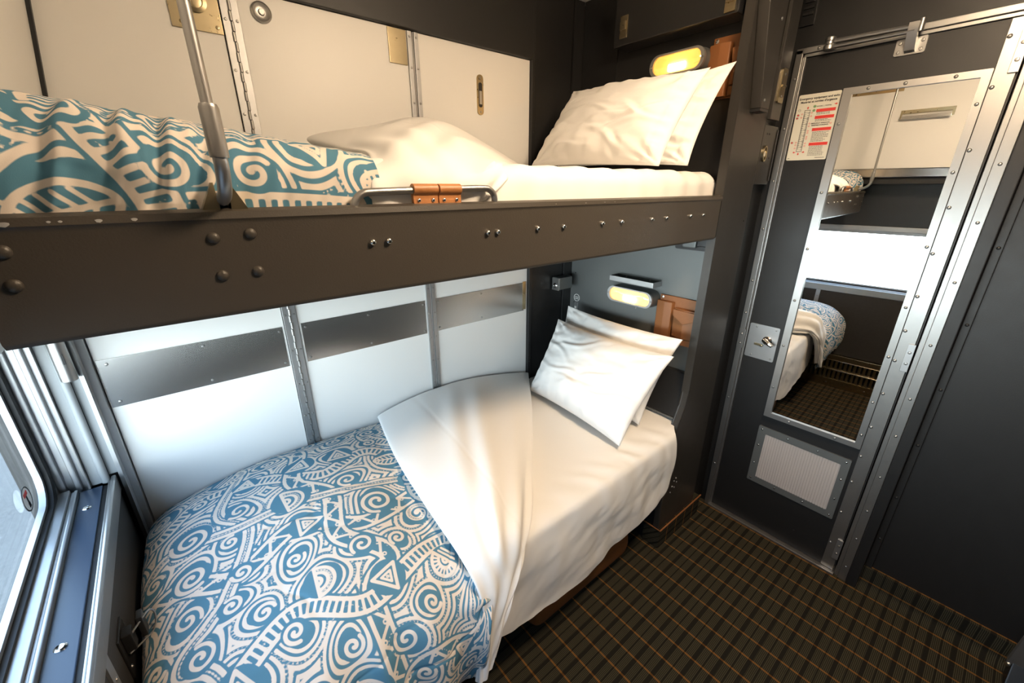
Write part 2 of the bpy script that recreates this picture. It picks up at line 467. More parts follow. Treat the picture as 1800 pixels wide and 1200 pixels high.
            for off in (.33, .62): paint(R2([(-.85 + off * .3, -off), (.85 - off * .3, -off)]), .0095, True)
        elif kind == 'leaf':
            L = [(math.cos(t) * 1.0, .62 * math.sin(t) * abs(math.sin(t)) ** .3) for t in np.linspace(0, 2 * PI, 40)]
            paint(R2(L), SW * .85, True); paint(R2([(-.95, 0), (.95, 0)]), .009, True)
            for t in (-.55, -.25, .05, .35, .62): paint(R2([(t, 0), (t + .24, .44)]), .007, True); paint(R2([(t, 0), (t + .24, -.44)]), .007, True)
        elif kind == 'dee':
            for q in (.95, .60, .26):
                pts = [(math.cos(t) * q, math.sin(t) * q * 1.05 - .35) for t in np.linspace(0, PI, 20)]
                paint(R2(pts), SW * .85, True, True)
            dots(np.array(R2([(math.cos(t) * .78, math.sin(t) * .8 - .35) for t in np.linspace(.1, PI - .1, 20)])), .0108, .0044)
        else:
            pts = [(math.cos(t) * .95, math.sin(t) * .95) for t in (PI / 2, PI / 2 + 2.1, PI / 2 + 4.2)]
            paint(R2(pts), SW * .85, True, True); q = [(x * .42, y * .42) for x, y in pts]; paint(R2(q), .008, True, True)
            if r > .05: paint(circ(c, .004, n=8), .004, True)
    # dotted lines inside some of the contour gaps
    ang = np.zeros(X.shape); rad = np.zeros(X.shape)
    ax = np.array(cs)
    dx = wx - ax[bi, 0]; dy = wy - ax[bi, 1]
    lev = np.floor((best + .002) / T)
    per = np.maximum(1, np.round(2 * PI * (ax[bi, 2] + lev * T) / .0115))
    ph = ((np.arctan2(dy, dx) / (2 * PI) + .5) * per) % 1
    mid = np.abs(f - .04) * T; mid = np.minimum(mid, np.abs(f - 1.04) * T)
    dd = np.minimum(.0021 - mid, (.26 - np.abs(ph - .5)) * .0115)
    use = ((bi + lev) % 3 == 0) & (lev >= 1) & (F < -.0005)
    F = np.where(use, np.maximum(F, dd), F)
    G = np.clip(.5 + F / .008, 0, 1)
    return G, res
INK, IRES = make_pattern()
def ink_at(u, v):
    x = np.clip(u / IRES, 0, INK.shape[0] - 2); y = np.clip(v / IRES, 0, INK.shape[1] - 2)
    i = x.astype(int); j = y.astype(int); fx = x - i; fy = y - j
    return (INK[i, j] * (1 - fx) + INK[i + 1, j] * fx) * (1 - fy) + (INK[i, j + 1] * (1 - fx) + INK[i + 1, j + 1] * fx) * fy

# ================================================================== SETTING
# floor and ceiling
bm = bmesh.new(); bx(bm, -.40, 2.0, -.85, 1.50, -.04, 0); struct('floor', bm, 'carpet')
bm = bmesh.new(); bx(bm, -.40, 2.0, -.85, 1.50, 2.25, 2.29); struct('ceiling', bm, 'white')
bm = bmesh.new(); bx(bm, -.40, 2.0, -.85, -.80, 0, 2.25); struct('wall_front', bm, 'dark')
# back wall: carcass behind the hinged panels, dark valance above, dark filler to the right
WB = struct('wall_back')
part('wall_lining', WB, 'dark', B(-.42, 2.0, 1.440, 1.49, 0, 2.25))
part('valance', WB, 'dark', B(-.2, 1.268, 1.404, 1.440, 2.003, 2.25, bev=.004))
part('filler_panel', WB, 'dark', B(1.286, 1.498, 1.418, 1.440, 0, 2.25, bev=.002))
part('corner_strip', WB, 'dark', B(1.502, 1.56, 1.412, 1.440, 0, 2.25, bev=.002))
part('edge_channel', WB, 'dark', B(1.266, 1.284, 1.405, 1.440, 0, 2.25, bev=.003))
screws(WB, [(1.275, 1.405, z) for z in (.72, .83, .95, 1.07, 1.19, 1.62, 1.75, 1.9)], (0, -1, 0), .003, 'dark')
# head wall: upright bulkhead behind the pillows
WH = struct('wall_head')
part('head_panel', WH, 'head', B(1.56, 1.60, .70, 1.412, 0, 1.40))
part('upper_head_panel', WH, 'headdark', B(1.56, 1.60, .70, 1.412, 1.40, 2.25))
part('seam', WH, 'headdark', B(1.556, 1.56, 1.225, 1.235, 1.42, 2.25))
part('plinth_box', WH, 'dark', B(1.425, 1.56, .70, 1.412, .0, .40, bev=.004))
screws(WH, [(1.56, 1.385, z) for z in (.86, .985, 1.135)] + [(1.56, y, 1.90) for y in (.78, 1.10, 1.2)], (-1, 0, 0), .003, 'dark')
# pillar at the end of the bulkhead
PL = struct('pillar')
part('pillar_face', PL, 'pillar', lambda bm: prism(bm, [(1.49, 2.25), (1.49, .76), (1.478, .70), (1.438, .62), (1.42, .56), (1.405, .47), (1.41, .2), (1.418, 0), (1.72, 0), (1.72, 2.25)], 1, .684, .715, bev=.006, seg=3))
part('pillar_return', PL, 'dark', B(1.700, 1.89, .715, .76, 0, 2.25))
part('pillar_core', PL, 'dark', B(1.58, 1.72, .705, .76, 0, 2.25))
part('carpeted_base', PL, 'carpet_y', lambda bm: prism(bm, [(1.412, .0), (1.412, .105), (1.775, .105), (1.775, 0)], 1, .674, .76, bev=.008))
part('base_piping', PL, 'leatherdk', lambda bm: tube(bm, [(1.411, .80, .107), (1.411, .674, .107), (1.775, .674, .107)], .0035, 8))
screws(PL, [(1.487 + a, .684, b) for a, b in ((0, .335), (.022, .32), (.012, .345), (-.012, .312), (.008, .298), (-.02, .284))], (0, -1, 0), .0035, 'alu')
screws(PL, [(1.69, .684, z) for z in (.55, 1.42)], (0, -1, 0), .003, 'dark')
# door wall
WR = struct('wall_right')
part('backing', WR, 'dark', B(1.945, 2.0, -.85, 1.50, 0, 2.25))
part('over_door_panel', WR, 'dark', B(1.888, 1.95, .05, .76, 1.992, 2.25))
part('side_panel', WR, 'dark', B(1.888, 1.95, .690, .76, 0, 1.992))
part('post', WR, 'dark', B(1.866, 1.95, .050, .084, 0, 2.25, bev=.004))
part('corridor_panel', WR, 'dark', B(1.915, 1.95, -.85, .0495, .0, 2.25, bev=.003))
part('panel_edge', WR, 'dark', B(1.903, 1.917, .028, .0495, .10, 2.25, bev=.003))
screws(WR, [(1.903, .038, z) for z in (1.80, 1.37, 1.13, .90, .68, .45, .25)], (-1, 0, 0), .005, 'dark', domed=True)
screws(WR, [(1.888, .71, z) for z in (.3, .62, .95, 1.3)], (-1, 0, 0), .0035, 'dark')
bm = bmesh.new(); prism(bm, [(1.896, .10), (1.902, .03), (1.89, .012), (1.87, 0), (1.915, 0), (1.915, .10)], 1, -.80, .05); struct('baseboard_right', bm, 'carpet_x')
# window wall
WL = struct('wall_left')
part('lower_panel', WL, 'fabricdk', B(-.30, -.243, -.80, 1.385, .275, .775, bev=.003))
part('recess_panel', WL, 'headdark', B(-.374, -.300, -.80, 1.44, 1.27, 1.56))
part('near_panel', WL, 'dark', B(-.374, -.30, -.80, -.46, .0, 1.56))
part('far_lining', WL, 'grey', B(-.374, -.30, 1.40, 1.44, 0, 1.56))
part('below_sill', WL, 'dark', B(-.374, -.30, -.80, 1.44, 0, .785))
part('overhang', WL, 'dark', B(-.42, -.172, -.80, 1.440, 1.555, 1.600, bev=.006))
part('steel_band', WL, 'steelh', B(-.30, -.146, -.80, 1.418, 1.600, 1.655, bev=.005))
part('upper_lining', WL, 'white', lambda bm: prism(bm, [(-.137, 1.655), (-.060, 2.25), (-.42, 2.25), (-.42, 1.655)], 1, -.80, 1.42))
part('corner_gasket', WL, 'black', lambda bm: prism(bm, [(-.137, 1.655), (-.060, 2.25), (-.053, 2.25), (-.130, 1.655)], 1, 1.404, 1.42))
part('bronze_strip', WL, 'brass', lambda bm: prism(bm, [(-.080, 2.105), (-.076, 2.138), (-.073, 2.138), (-.077, 2.105)], 1, .62, 1.40))
part('steel_batten', WL, 'alu', B(-.243, -.239, .80, .828, .48, .77))
screws(WL, [(-.239, .814, z) for z in (.55, .72)], (1, 0, 0), .004)
# corner post between window and panels
TR = struct('trim_1')
part('post', TR, 'alu', lambda bm: prism(bm, [(-.233, 1.376), (-.224, 1.372), (-.222, 1.398), (-.208, 1.402), (-.207, 1.435), (-.233, 1.435)], 2, .28, 1.60))

# window
W = struct('window_1')
Y0, Y1, Z0, Z1 = -.36, 1.352, .828, 1.215
part('glass', W, 'glass', B(-.371, -.365, Y0 - .03, Y1 + .02, Z0 - .03, Z1 + .02))
part('gasket', W, 'black', lambda bm: ring(bm, rrect(Y0 - .035, Y1 + .030, Z0 - .030, Z1 + .03, .085), rrect(Y0 - .004, Y1 + .006, Z0 - .006, Z1 + .006, .065), 0, -.372, -.345))
part('inner_bead', W, 'alu', lambda bm: ring(bm, rrect(Y0 - .005, Y1 + .005, Z0 - .005, Z1 + .005, .065), rrect(Y0 + .004, Y1 - .008, Z0 + .004, Z1 - .004, .06), 0, -.366, -.354))
part('frame', W, 'alu', lambda bm: ring(bm, rrect(-.46, 1.436, .76, 1.29, .01), rrect(Y0 - .030, Y1 + .028, Z0 - .028, Z1 + .028, .085), 0, -.376, -.347))
part('head_rail', W, 'alu', lambda bm: (bx(bm, -.347, -.29, -.46, 1.39, 1.236, 1.27, bev=.004), bx(bm, -.347, -.31, -.46, 1.39, 1.215, 1.236, bev=.004)))
part('sill_channel', W, 'alu', lambda bm: (bx(bm, -.352, -.326, -.46, 1.375, .76, .815, bev=.002), bx(bm, -.326, -.319, -.46, 1.372, .76, .808, bev=.002), bx(bm, -.319, -.312, -.46, 1.37, .76, .812, bev=.002)))
part('sill', W, 'ledge', B(-.312, -.268, -.80, 1.375, .76, .800, bev=.002), label='dark window ledge, blue sky reflection put into its colour')
part('sill_groove', W, 'black', B(-.268, -.254, -.80, 1.375, .76, .796))
part('sill_lip', W, 'steel', lambda bm: (bx(bm, -.256, -.249, -.80, 1.375, .77, .808, bev=.002), bx(bm, -.249, -.238, -.80, 1.38, .768, .818, bev=.0045)))
for y in (1.285, .86, .40): part('screw', W, 'chrome', lambda bm, y=y: rev(bm, (-.292, y, .800), (0, 0, 1), [(.009, 0), (.009, .0015), (.006, .0035), (.003, .002)], 16))
part('jamb_channel', W, 'alu', lambda bm: (bx(bm, -.347, -.333, 1.384, 1.43, .80, 1.262, bev=.003), bx(bm, -.333, -.318, 1.396, 1.43, .80, 1.262), bx(bm, -.318, -.306, 1.382, 1.43, .80, 1.262, bev=.003), bx(bm, -.306, -.295, 1.394, 1.43, .80, 1.262)))
part('jamb_edge', W, 'steel', B(-.295, -.290, 1.374, 1.43, .80, 1.262, bev=.001))
part('jamb_board', W, 'grey', B(-.290, -.268, 1.386, 1.43, .80, 1.262, bev=.002))
part('guide_tube', W, 'grey', lambda bm: cyl(bm, (-.261, 1.384, .802), (-.261, 1.384, 1.262), .0085))
part('jamb_panel', W, 'grey', B(-.253, -.235, 1.394, 1.42, .815, 1.262))
part('blind_guide', W, 'steel', lambda bm: (rev(bm, (-.247, 1.362, 1.105), (0, 0, 1), [(.0145, 0), (.0155, .002), (.0155, .155)], 20)))
part('guide_slot', W, 'black', B(-.2440, -.2400, 1.3458, 1.349, 1.150, 1.175))
# sticker on the glass
st = thing('window_sticker', 'small round hammer sticker in the lower corner of the window glass', 'sticker', (-.365, 1.262, .885))
part('disc', st, 'whiteink', lambda bm: rev(bm, (-.365, 1.262, .885), (1, 0, 0), [(.027, 0), (.027, .0008)], 24))
part('border', st, 'ink', lambda bm: ring(bm, [(1.262 + .029 * math.cos(t), .885 + .029 * math.sin(t)) for t in np.linspace(0, 2 * PI, 25)[:-1]], [(1.262 + .026 * math.cos(t), .885 + .026 * math.sin(t)) for t in np.linspace(0, 2 * PI, 25)[:-1]], 0, -.365, -.3638))
part('hammer_head', st, 'red', lambda bm: bx(bm, -.3642, -.3636, 1.250, 1.274, .893, .902))
part('hammer_handle', st, 'ink', lambda bm: (bx(bm, -.3642, -.3636, 1.259, 1.265, .866, .893), bx(bm, -.3642, -.3636, 1.257, 1.267, .864, .876)))
# outside
bm = bmesh.new(); bx(bm, -9, -.75, -7, 9, -1.25, -1.20); g = struct('ground', bm, 'ground')

# ================================================================== partition panels on the back wall
def panel(x0, x1, label, plate, strips, screwxs):
    t = thing('partition_panel', label, 'wall panel', ((x0 + x1) / 2, 1.42, .30), 'hinged white partition panels')
    part('panel_board', t, 'white', B(x0, x1, 1.420, 1.4395, .30, 2.002, bev=.002))
    p = part('rub_plate', t, 'steelh', B(plate[0], plate[1], 1.4175, 1.4195, .989, 1.124, bev=.0006), label='brushed steel rub plate across the panel')
    screws(p, [(x, 1.4175, z) for x in screwxs for z in (1.003, 1.110)], (0, -1, 0), .004)
    for a, b in strips:
        s = part('edge_strip', t, 'alu', B(a, b, 1.412, 1.4198, .30, 2.0, bev=.0012))
        screws(s, [((a + b) / 2, 1.412, z) for z in (.77, .87, .97, 1.07, 1.17, 1.27, 1.70, 1.80, 1.90, 1.985)], (0, -1, 0), .0036, domed=True)
    return t
p1 = panel(-.206, .2345, 'white partition panel nearest the window, left of the long hinge', (-.203, .228), [], (-.185, .02, .218))
p2 = panel(.2755, .756, 'white partition panel between the long hinge and the double seam strip', (.283, .732), [(.738, .753)], (.295, .505, .722))
p3 = panel(.759, 1.265, 'white partition panel beside the dark corner, with flush slot latch above', (.778, 1.243), [(.761, .776)], (.79, 1.0))
part('end_bracket', p3, 'brass', B(1.236, 1.256, 1.4165, 1.4195, .995, 1.128, bev=.0008))
part('latch_plate', p3, 'brass', lambda bm: prism(bm, rrect(1.006, 1.034, 1.79, 1.92, .013), 1, 1.4165, 1.4198))
part('latch_slot', p3, 'ink', lambda bm: prism(bm, rrect(1.012, 1.028, 1.815, 1.895, .007), 1, 1.4158, 1.4166))
part('latch_slider', p3, 'alu', B(1.015, 1.026, 1.4148, 1.4158, 1.825, 1.868, bev=.0004))
screws(p3, [(1.02, 1.4165, z) for z in (1.800, 1.910)], (0, -1, 0), .0035)
part('corner_plate', p2, 'brass', B(.674, .735, 1.416, 1.4198, 1.905, 2.0, bev=.001))
part('corner_plate', p1, 'brass', B(.13, .233, 1.4155, 1.4198, 1.895, 2.0, bev=.001))
part('plate_lock', p1, 'brass', lambda bm: rev(bm, (.185, 1.4155, 1.955), (0, -1, 0), [(.024, 0), (.024, .004), (.016, .006), (.014, .002), (.006, .003)], 20))
screws(p1, [(x, 1.4155, 1.908) for x in (.150, .222)], (0, -1, 0), .0045, 'brass')
part('round_knob', p2, 'steel', lambda bm: rev(bm, (.328, 1.4195, 1.962), (0, -1, 0), [(.024, 0), (.024, .004), (.020, .006), (.015, .003), (.008, .003), (.006, .008), (.003, .008)], 24))
h = thing('piano_hinge', 'long steel piano hinge between the two left white panels', 'hinge', (.255, 1.412, .30))
part('leaf', h, 'alu', B(.2355, .2525, 1.412, 1.4195, .30, 2.0, bev=.001)); part('leaf', h, 'alu', B(.2575, .2745, 1.412, 1.4195, .30, 2.0, bev=.001))
def knuckles(bm):
    z = .30; k = 0
    while z < 2.0:
        e = min(z + .022, 2.0); cyl(bm, (.255 + (.0008 if k % 2 else -.0008), 1.411, z), (.255 + (.0008 if k % 2 else -.0008), 1.411, e - .0018), .0036, 10); z = e; k += 1
part('knuckle_barrel', h, 'steel', knuckles)
screws(h, [(x, 1.412, z) for x in (.2425, .2680) for z in (.70, .80, .92, 1.04, 1.16, 1.72, 1.82, 1.93)], (0, -1, 0), .0036)

# ================================================================== upper berth
ub = thing('upper_berth', 'dark painted fold-down upper berth with riveted front rail', 'bunk bed', (-.16, .684, 1.37))
def rail(bm):
    prism(bm, [(.690, 1.368), (.684, 1.376), (.6845, 1.493), (.680, 1.500), (.682, 1.509), (.692, 1.513), (.704, 1.510), (.706, 1.500), (.700, 1.490), (.700, 1.368)], 0, -.163, 1.484)
part('front_rail', ub, 'rail', rail)
part('foot_rail', ub, 'rail', B(-.163, -.150, .70, 1.40, 1.372, 1.50, bev=.003))
part('pan', ub, 'headdark', B(-.150, 1.545, .700, 1.402, 1.372, 1.392, bev=.002))
part('head_rail', ub, 'rail', B(1.535, 1.548, .716, 1.40, 1.392, 1.50))
for x in (.266, .294, .502, .527, .638, .719, .859, .938, 1.077, 1.153, 1.290, 1.369): part('rail_bolt', ub, 'chrome', lambda bm, x=x: (rev(bm, (x, .684, 1.454), (0, -1, 0), [(.0055, 0), (.0055, .003), (.0045, .0055), (.002, .007)], 10)))
for x, z in ((.052, 1.476), (.095, 1.479), (.052, 1.426), (.095, 1.427), (-.134, 1.475), (-.136, 1.439)): part('rivet', ub, 'rail', lambda bm, x=x, z=z: dome(bm, (x, .6845, z), (0, -1, 0), .0075, .005, 14))
for x, s in ((-.125, .010), (-.092, .004), (-.083, .004), (-.052, .007), (-.021, .0065), (.69, .002), (.79, .003), (.86, .0025), (.90, .0025)): part('paint_chip', ub, 'alu', lambda bm, x=x, s=s: rev(bm, (x, .6815, 1.504), (0, -.9, .45), [(s * .4, -.0005), (s * .5, .0006), (s * .2, .0008)], 7))
gh = part('grab_bar', ub, 'steel', lambda bm: tube(bm, smooth_path([(.247, .694, 1.505), (.250, .694, 1.518), (.262, .694, 1.529), (.285, .694, 1.532), (.40, .694, 1.535), (.497, .694, 1.537), (.516, .694, 1.534), (.527, .694, 1.524), (.529, .694, 1.507)], 6), .0062, 12), label='bent steel grab bar on the rail top')
def wrap(bm, x0, x1):
    prof = [(.694 + .0095 * math.cos(t), 1.5355 + .0095 * math.sin(t)) for t in np.radians(np.linspace(-60, 250, 18))]
    o = prof + [(.6905, 1.512), (.6870, 1.512), (.6855, 1.516)][::1]
    prism(bm, [(a, b) for a, b in prof] + [(.6905, 1.520), (.6895, 1.5115), (.6985, 1.5115), (.6975, 1.520)], 0, x0, x1, bev=.0006, seg=1)
for a, b in ((.350, .398), (.4005, .447)):
    lw = part('leather_wrap', ub, 'leather', lambda bm: wrap(bm, a, b), label='tan leather wrap on the grab bar')
    screws(lw, [(a + .010, .6895, 1.5175), (b - .010, .6895, 1.5175)], (0, -1, 0), .0035, 'chrome', 'stud', True)
# support rod with its hook
sr = thing('support_rod', 'upright steel support rod hooked to the upper berth rail', 'rod', (.074, .70, 1.51))
part('rod', sr, 'steel', lambda bm: cyl(bm, (.073, .632, 1.585), (.071, .632, 2.25), .0062, 16))
part('sleeve', sr, 'steel', lambda bm: rev(bm, (.0735, .632, 1.572), (0, 0, 1), [(.0098, 0), (.0102, .003), (.0102, .052), (.0088, .056)], 18))
part('hook', sr, 'alu', lambda bm: tube(bm, smooth_path([(.0735, .632, 1.575), (.0735, .634, 1.560), (.0735, .645, 1.543), (.0735, .665, 1.530), (.0735, .690, 1.524), (.0735, .712, 1.524)], 5), .008, 10, None))
part('bracket_cheek', sr, 'brass', lambda bm: prism(bm, [(.045, 1.505), (.064, 1.545), (.066, 1.545), (.068, 1.505)], 1, .688, .712))
part('bracket_cheek', sr, 'brass', lambda bm: prism(bm, [(.080, 1.505), (.082, 1.545), (.084, 1.545), (.103, 1.505)], 1, .688, .712))
part('pivot', sr, 'steel', lambda bm: cyl(bm, (.062, .70, 1.527), (.086, .70, 1.527), .005, 12))

# upper mattress, sheet rounded over its edge
def mattress(name, label, x0, x1, y0, y1, z0, z1, r, seed, m='sheet'):
    bm = bmesh.new()
    prof = [(y0 + .004, z0)] + [(y0 + r - r * math.cos(t), z1 - r + r * math.sin(t)) for t in np.radians(np.linspace(0, 90, 8))]
    ys = [p[0] for p in prof] + list(np.linspace(y0 + r, y1, 24)[1:]); zs = [p[1] for p in prof] + [z1] * 23
    nx = 150; xs = np.linspace(x0, x1, nx)
    P = np.zeros((nx, len(ys), 3))
    P[:, :, 0] = xs[:, None]; P[:, :, 1] = np.array(ys)[None]; P[:, :, 2] = np.array(zs)[None]
    endr = np.clip((x1 - xs) / .05, 0, 1); drop = (1 - np.sqrt(np.clip(1 - (1 - endr) ** 2, 0, 1)))
    P[:, :, 2] -= (drop * .055)[:, None] * ((np.array(zs) - z0) / (z1 - z0))[None]
    N = normals(P); d = .006 * fbm(P[:, :, 0] * 7, P[:, :, 1] * 9, seed) + .0025 * np.sin(P[:, :, 0] * 60 + 3 * fbm(P[:, :, 0] * 6, P[:, :, 2] * 20, seed + 4))
    P += N * (-d)[..., None] * np.where(N[:, :, 2:] .mean() < 0, 1, -1)
    return P
P = mattress('mattress', '', .26, 1.545, .728, 1.395, 1.40, 1.586, .045, 5)
t = thing('mattress', 'white sheeted mattress on the upper berth', 'mattress', (.6, 1.0, 1.392))
gridmesh('fitted_sheet', P, 'sheet', t)
part('mattress_core', t, 'sheet', B(-.13, 1.50, .760, 1.39, 1.393, 1.540, bev=.02))

# ---- duvets
def quilt(name, C, nu, nv, off, parent, amp, seed, special=None, flip=False, su=1.):
    P = surf(C, nu, nv)
    du = np.linalg.norm(np.diff(P, axis=0), axis=2); dv = np.linalg.norm(np.diff(P, axis=1), axis=2)
    U = np.concatenate([np.zeros((1, nv)), np.cumsum(du, 0)], 0); V = np.concatenate([np.zeros((nu, 1)), np.cumsum(dv, 1)], 1)
    U = np.broadcast_to(U.mean(1, keepdims=True), U.shape) * .35 + U * .65
    N = normals(P)
    if N[:, :, 2].mean() < 0: N = -N
    d = amp * (1.5 * fbm(U * 6, V * 6, seed, 3)) - amp * .3 * np.exp(-(fbm(U * 4, V * 9, seed + 9, 2) / .03) ** 2)
    if special is not None: d = d + special(U, V, P)
    P = P + N * d[..., None]
    return gridmesh(name, P, 'duvet', parent, ink_at(off[0] + U * su, off[1] + V * su))

LF = [[(.496, 1.40, .715), (.687, 1.40, .745), (.927, 1.40, .739), (1.239, 1.40, .675)],
      [(.425, 1.096, .74), (.579, 1.078, .76), (.744, 1.06, .76), (.977, 1.081, .70)],
      [(.394, .847, .735), (.487, .798, .755), (.599, .775, .75), (.747, .822, .69)],
      [(.391, .682, .70), (.447, .651, .715), (.523, .643, .71), (.621, .68, .67)],
      [(.399, .600, .619), (.451, .600, .606), (.515, .610, .607), (.563, .63, .625)],
      [(.397, .590, .502), (.419, .585, .487), (.466, .59, .502), (.503, .60, .544)],
      [(.367, .585, .345), (.378, .57, .353), (.404, .575, .363), (.43, .585, .39)]]
UF = [[(.359, 1.27, 1.663), (.508, 1.27, 1.696), (.755, 1.28, 1.735), (1.164, 1.32, 1.606)],
      [(.366, 1.08, 1.634), (.505, 1.08, 1.681), (.683, 1.10, 1.692), (.921, 1.10, 1.594)],
      [(.353, .88, 1.607), (.442, .88, 1.638), (.572, .90, 1.63), (.716, .90, 1.588)],
      [(.290, .720, 1.557), (.365, .720, 1.576), (.446, .720, 1.568), (.561, .721, 1.569)],
      [(.284, .702, 1.498), (.345, .701, 1.498), (.408, .701, 1.498), (.479, .704, 1.498)]]

def flap(name, G, parent, floor_z, seed, hang, nu=140, nv=240, amp=.009):
    """turned back white lining: free edge, top, rounded fold, underside"""
    rows = []
    for k, r in enumerate(G):
        r = [Vector(p) for p in r]
        e = (r[1] - r[0]).normalized()
        hanging = k >= hang
        lo = Vector((0, .022, -.004)) if hanging else Vector((0, 0, -.035))
        a = r[0] + e * .012 + lo * .9
        out = (r[3] - r[2]).normalized()
        if hanging: b1 = r[3] + out * .010 + Vector((0, .014, -.004)); b2 = r[3] - out * .02 + Vector((0, .03, 0))
        else:
            b1 = r[3] + out * .012 + Vector((0, 0, -.022)); b2 = Vector((r[3].x - out.x * .02, r[3].y - out.y * .02, floor_z))
        rows.append([a] + r + [b1, b2])
    C = np.array([[tuple(p) for p in r] for r in rows]).transpose(1, 0, 2)
    P = surf(C, nu, nv)
    U = np.linspace(0, 1, nu)[:, None] * np.ones((1, nv)); V = np.linspace(0, 1, nv)[None] * np.ones((nu, 1))
    N = normals(P)
    if N[:, :, 2].mean() < 0: N = -N
    w = np.sin(PI * np.clip(U * 1.05, 0, 1)) ** .6
    wob = fbm(U * 1.6, V * 2.2, seed + 3, 2)
    fold = np.sin((U + .35 * V) * 21 + 7 * wob) ** 2 * np.sin(PI * V ** .8) * np.clip((U - .18) / .25, 0, 1)
    fold2 = np.sin((U * 1.3 - .25 * V) * 33 + 9 * fbm(U * 2.2, V * 2.5, seed + 8, 2)) * np.clip((V - .25) / .2, 0, 1)
    q = 1.1 * fbm(U * 2.5, V * 3, seed, 3) + 1.15 * fold + .32 * fold2 - .14 * np.exp(-((U - .30 - .45 * V + .02 * np.sin(V * 9)) / .005) ** 2)
    P = P + N * (amp * q * w)[..., None]
    return gridmesh(name, P, 'sheet', parent)

t = thing('duvet', 'blue and cream doodle print duvet on the lower bed, white lining turned back', 'duvet', (.2, 1.0, .62))
xr = [[-.234, -.21, -.12, .08, .28, .52, .95], [-.236, -.212, -.12, .08, .27, .48, .78], [-.236, -.212, -.12, .07, .25, .44, .62], [-.236, -.212, -.12, .07, .24, .41, .54], [-.236, -.212, -.12, .06, .22, .37, .47],
      [-.234, -.21, -.12, .06, .21, .355, .43], [-.232, -.21, -.12, .06, .21, .350, .42], [-.230, -.20, -.12, .06, .21, .345, .40], [-.228, -.20, -.11, .06, .20, .335, .385]]
yr = [1.408, 1.27, 1.06, .86, .715, .632, .588, .580, .600]
zr = [[.565, .610, .652, .685, .683, .672, .668], [.59, .650, .692, .722, .726, .706, .690], [.60, .660, .702, .735, .738, .712, .69], [.60, .660, .700, .728, .728, .700, .68], [.59, .645, .684, .708, .705, .680, .665],
      [.565, .608, .642, .660, .652, .630, .63], [.50, .54, .565, .575, .565, .555, .55], [.40, .43, .445, .45, .44, .43, .43], [.31, .335, .345, .35, .34, .335, .33]]
C = np.array([[(xr[j][i], yr[j], zr[j][i]) for j in range(9)] for i in range(7)])
def lsp(U, V, P):
    r = np.hypot(P[:, :, 0] - .43, P[:, :, 1] - .60); a = np.arctan2(P[:, :, 1] - .60, P[:, :, 0] - .43)
    d = .010 * np.exp(-r / .13) * np.sin(a * 9 + 6 * fbm(U * 5, V * 5, 3))
    hang = np.clip((.66 - P[:, :, 1]) / .06, 0, 1)
    d = d + hang * .010 * np.sin(P[:, :, 0] * 52 + 4 * fbm(P[:, :, 0] * 8, P[:, :, 2] * 6, 8))
    d = d - .0035 * np.exp(-((P[:, :, 1] - 1.02 + .12 * (P[:, :, 0] - .2) + .03 * np.sin(P[:, :, 0] * 14)) / .006) ** 2) * np.clip(1.6 - np.abs(P[:, :, 0] - .22) / .18, 0, 1)
    return d
quilt('printed_cover', C, 480, 600, (.12, .06), t, .0065, 21, lsp, su=1.5)
flap('white_lining', LF, t, .632, 31, 4)

t = thing('duvet', 'blue and cream doodle print duvet on the upper berth, behind the support rod', 'duvet', (.1, 1.0, 1.583))
xs = [-.134, -.128, -.10, -.02, .09, .20, .285, .30]
def colz(i):
    x = xs[i]; k = (x + .13) / .42
    e = [.80, .93, 1, 1, 1, 1, 1, 1][i]
    top = 1.664 - .052 * k
    pr = [(.708, 1.495), (.707, 1.540), (.715, 1.581 - .012 * k), (.745, 1.622 - .03 * k), (.84, top - .010), (1.0, top + .002), (1.2, top + .012), (1.33, top), (1.393, top - .05)]
    return [(x + (.055 * max(0, (y - .80) / .5) * (1 if i > 5 else 0)), y, 1.50 + (z - 1.50) * e) for y, z in pr]
C = np.array([colz(i) for i in range(8)])
def usp(U, V, P):
    f = np.clip((.86 - P[:, :, 1]) / .10, 0, 1) * np.clip((.20 - P[:, :, 0]) / .16, .15, 1) * np.clip((P[:, :, 2] - 1.50) / .02, 0, 1)
    s = P[:, :, 0] * 118 - (P[:, :, 2] - 1.5) * 40 + 3.2 * fbm(P[:, :, 0] * 12, P[:, :, 2] * 9, 17)
    return f * .0065 * np.sin(s) + f * .003 * np.sin(s * 2.1 + 1)
quilt('printed_cover', C, 260, 420, (1.05, .50), t, .005, 44, usp, su=1.35)
flap('white_lining', UF, t, 1.584, 52, 4, amp=.008)

# ---- lower bed
t = thing('lower_bed', 'lower bed base and mattress under the white sheet', 'bed', (.6, 1.05, 0))
part('mattress', t, 'sheet', B(-.232, 1.405, .69, 1.402, .43, .605, bev=.03, seg=3))
part('bed_deck', t, 'headdark', B(-.232, 1.40, .72, 1.402, .36, .428, bev=.004))
part('bed_base', t, 'headdark', B(-.232, 1.40, 1.02, 1.402, .0, .36))
bm = bmesh.new()
prism(bm, [(.735, .225), (.712, .19), (.706, .13), (.722, .065), (.76, .035), (1.0, .035), (1.0, .235), (.80, .24)], 0, .715, 1.235, bev=.028, seg=4)
tag(obj('seat_cushion', bm, 'leatherdk', None, 60), 'brown leather seat cushion folded away under the lower bed', 'seat')
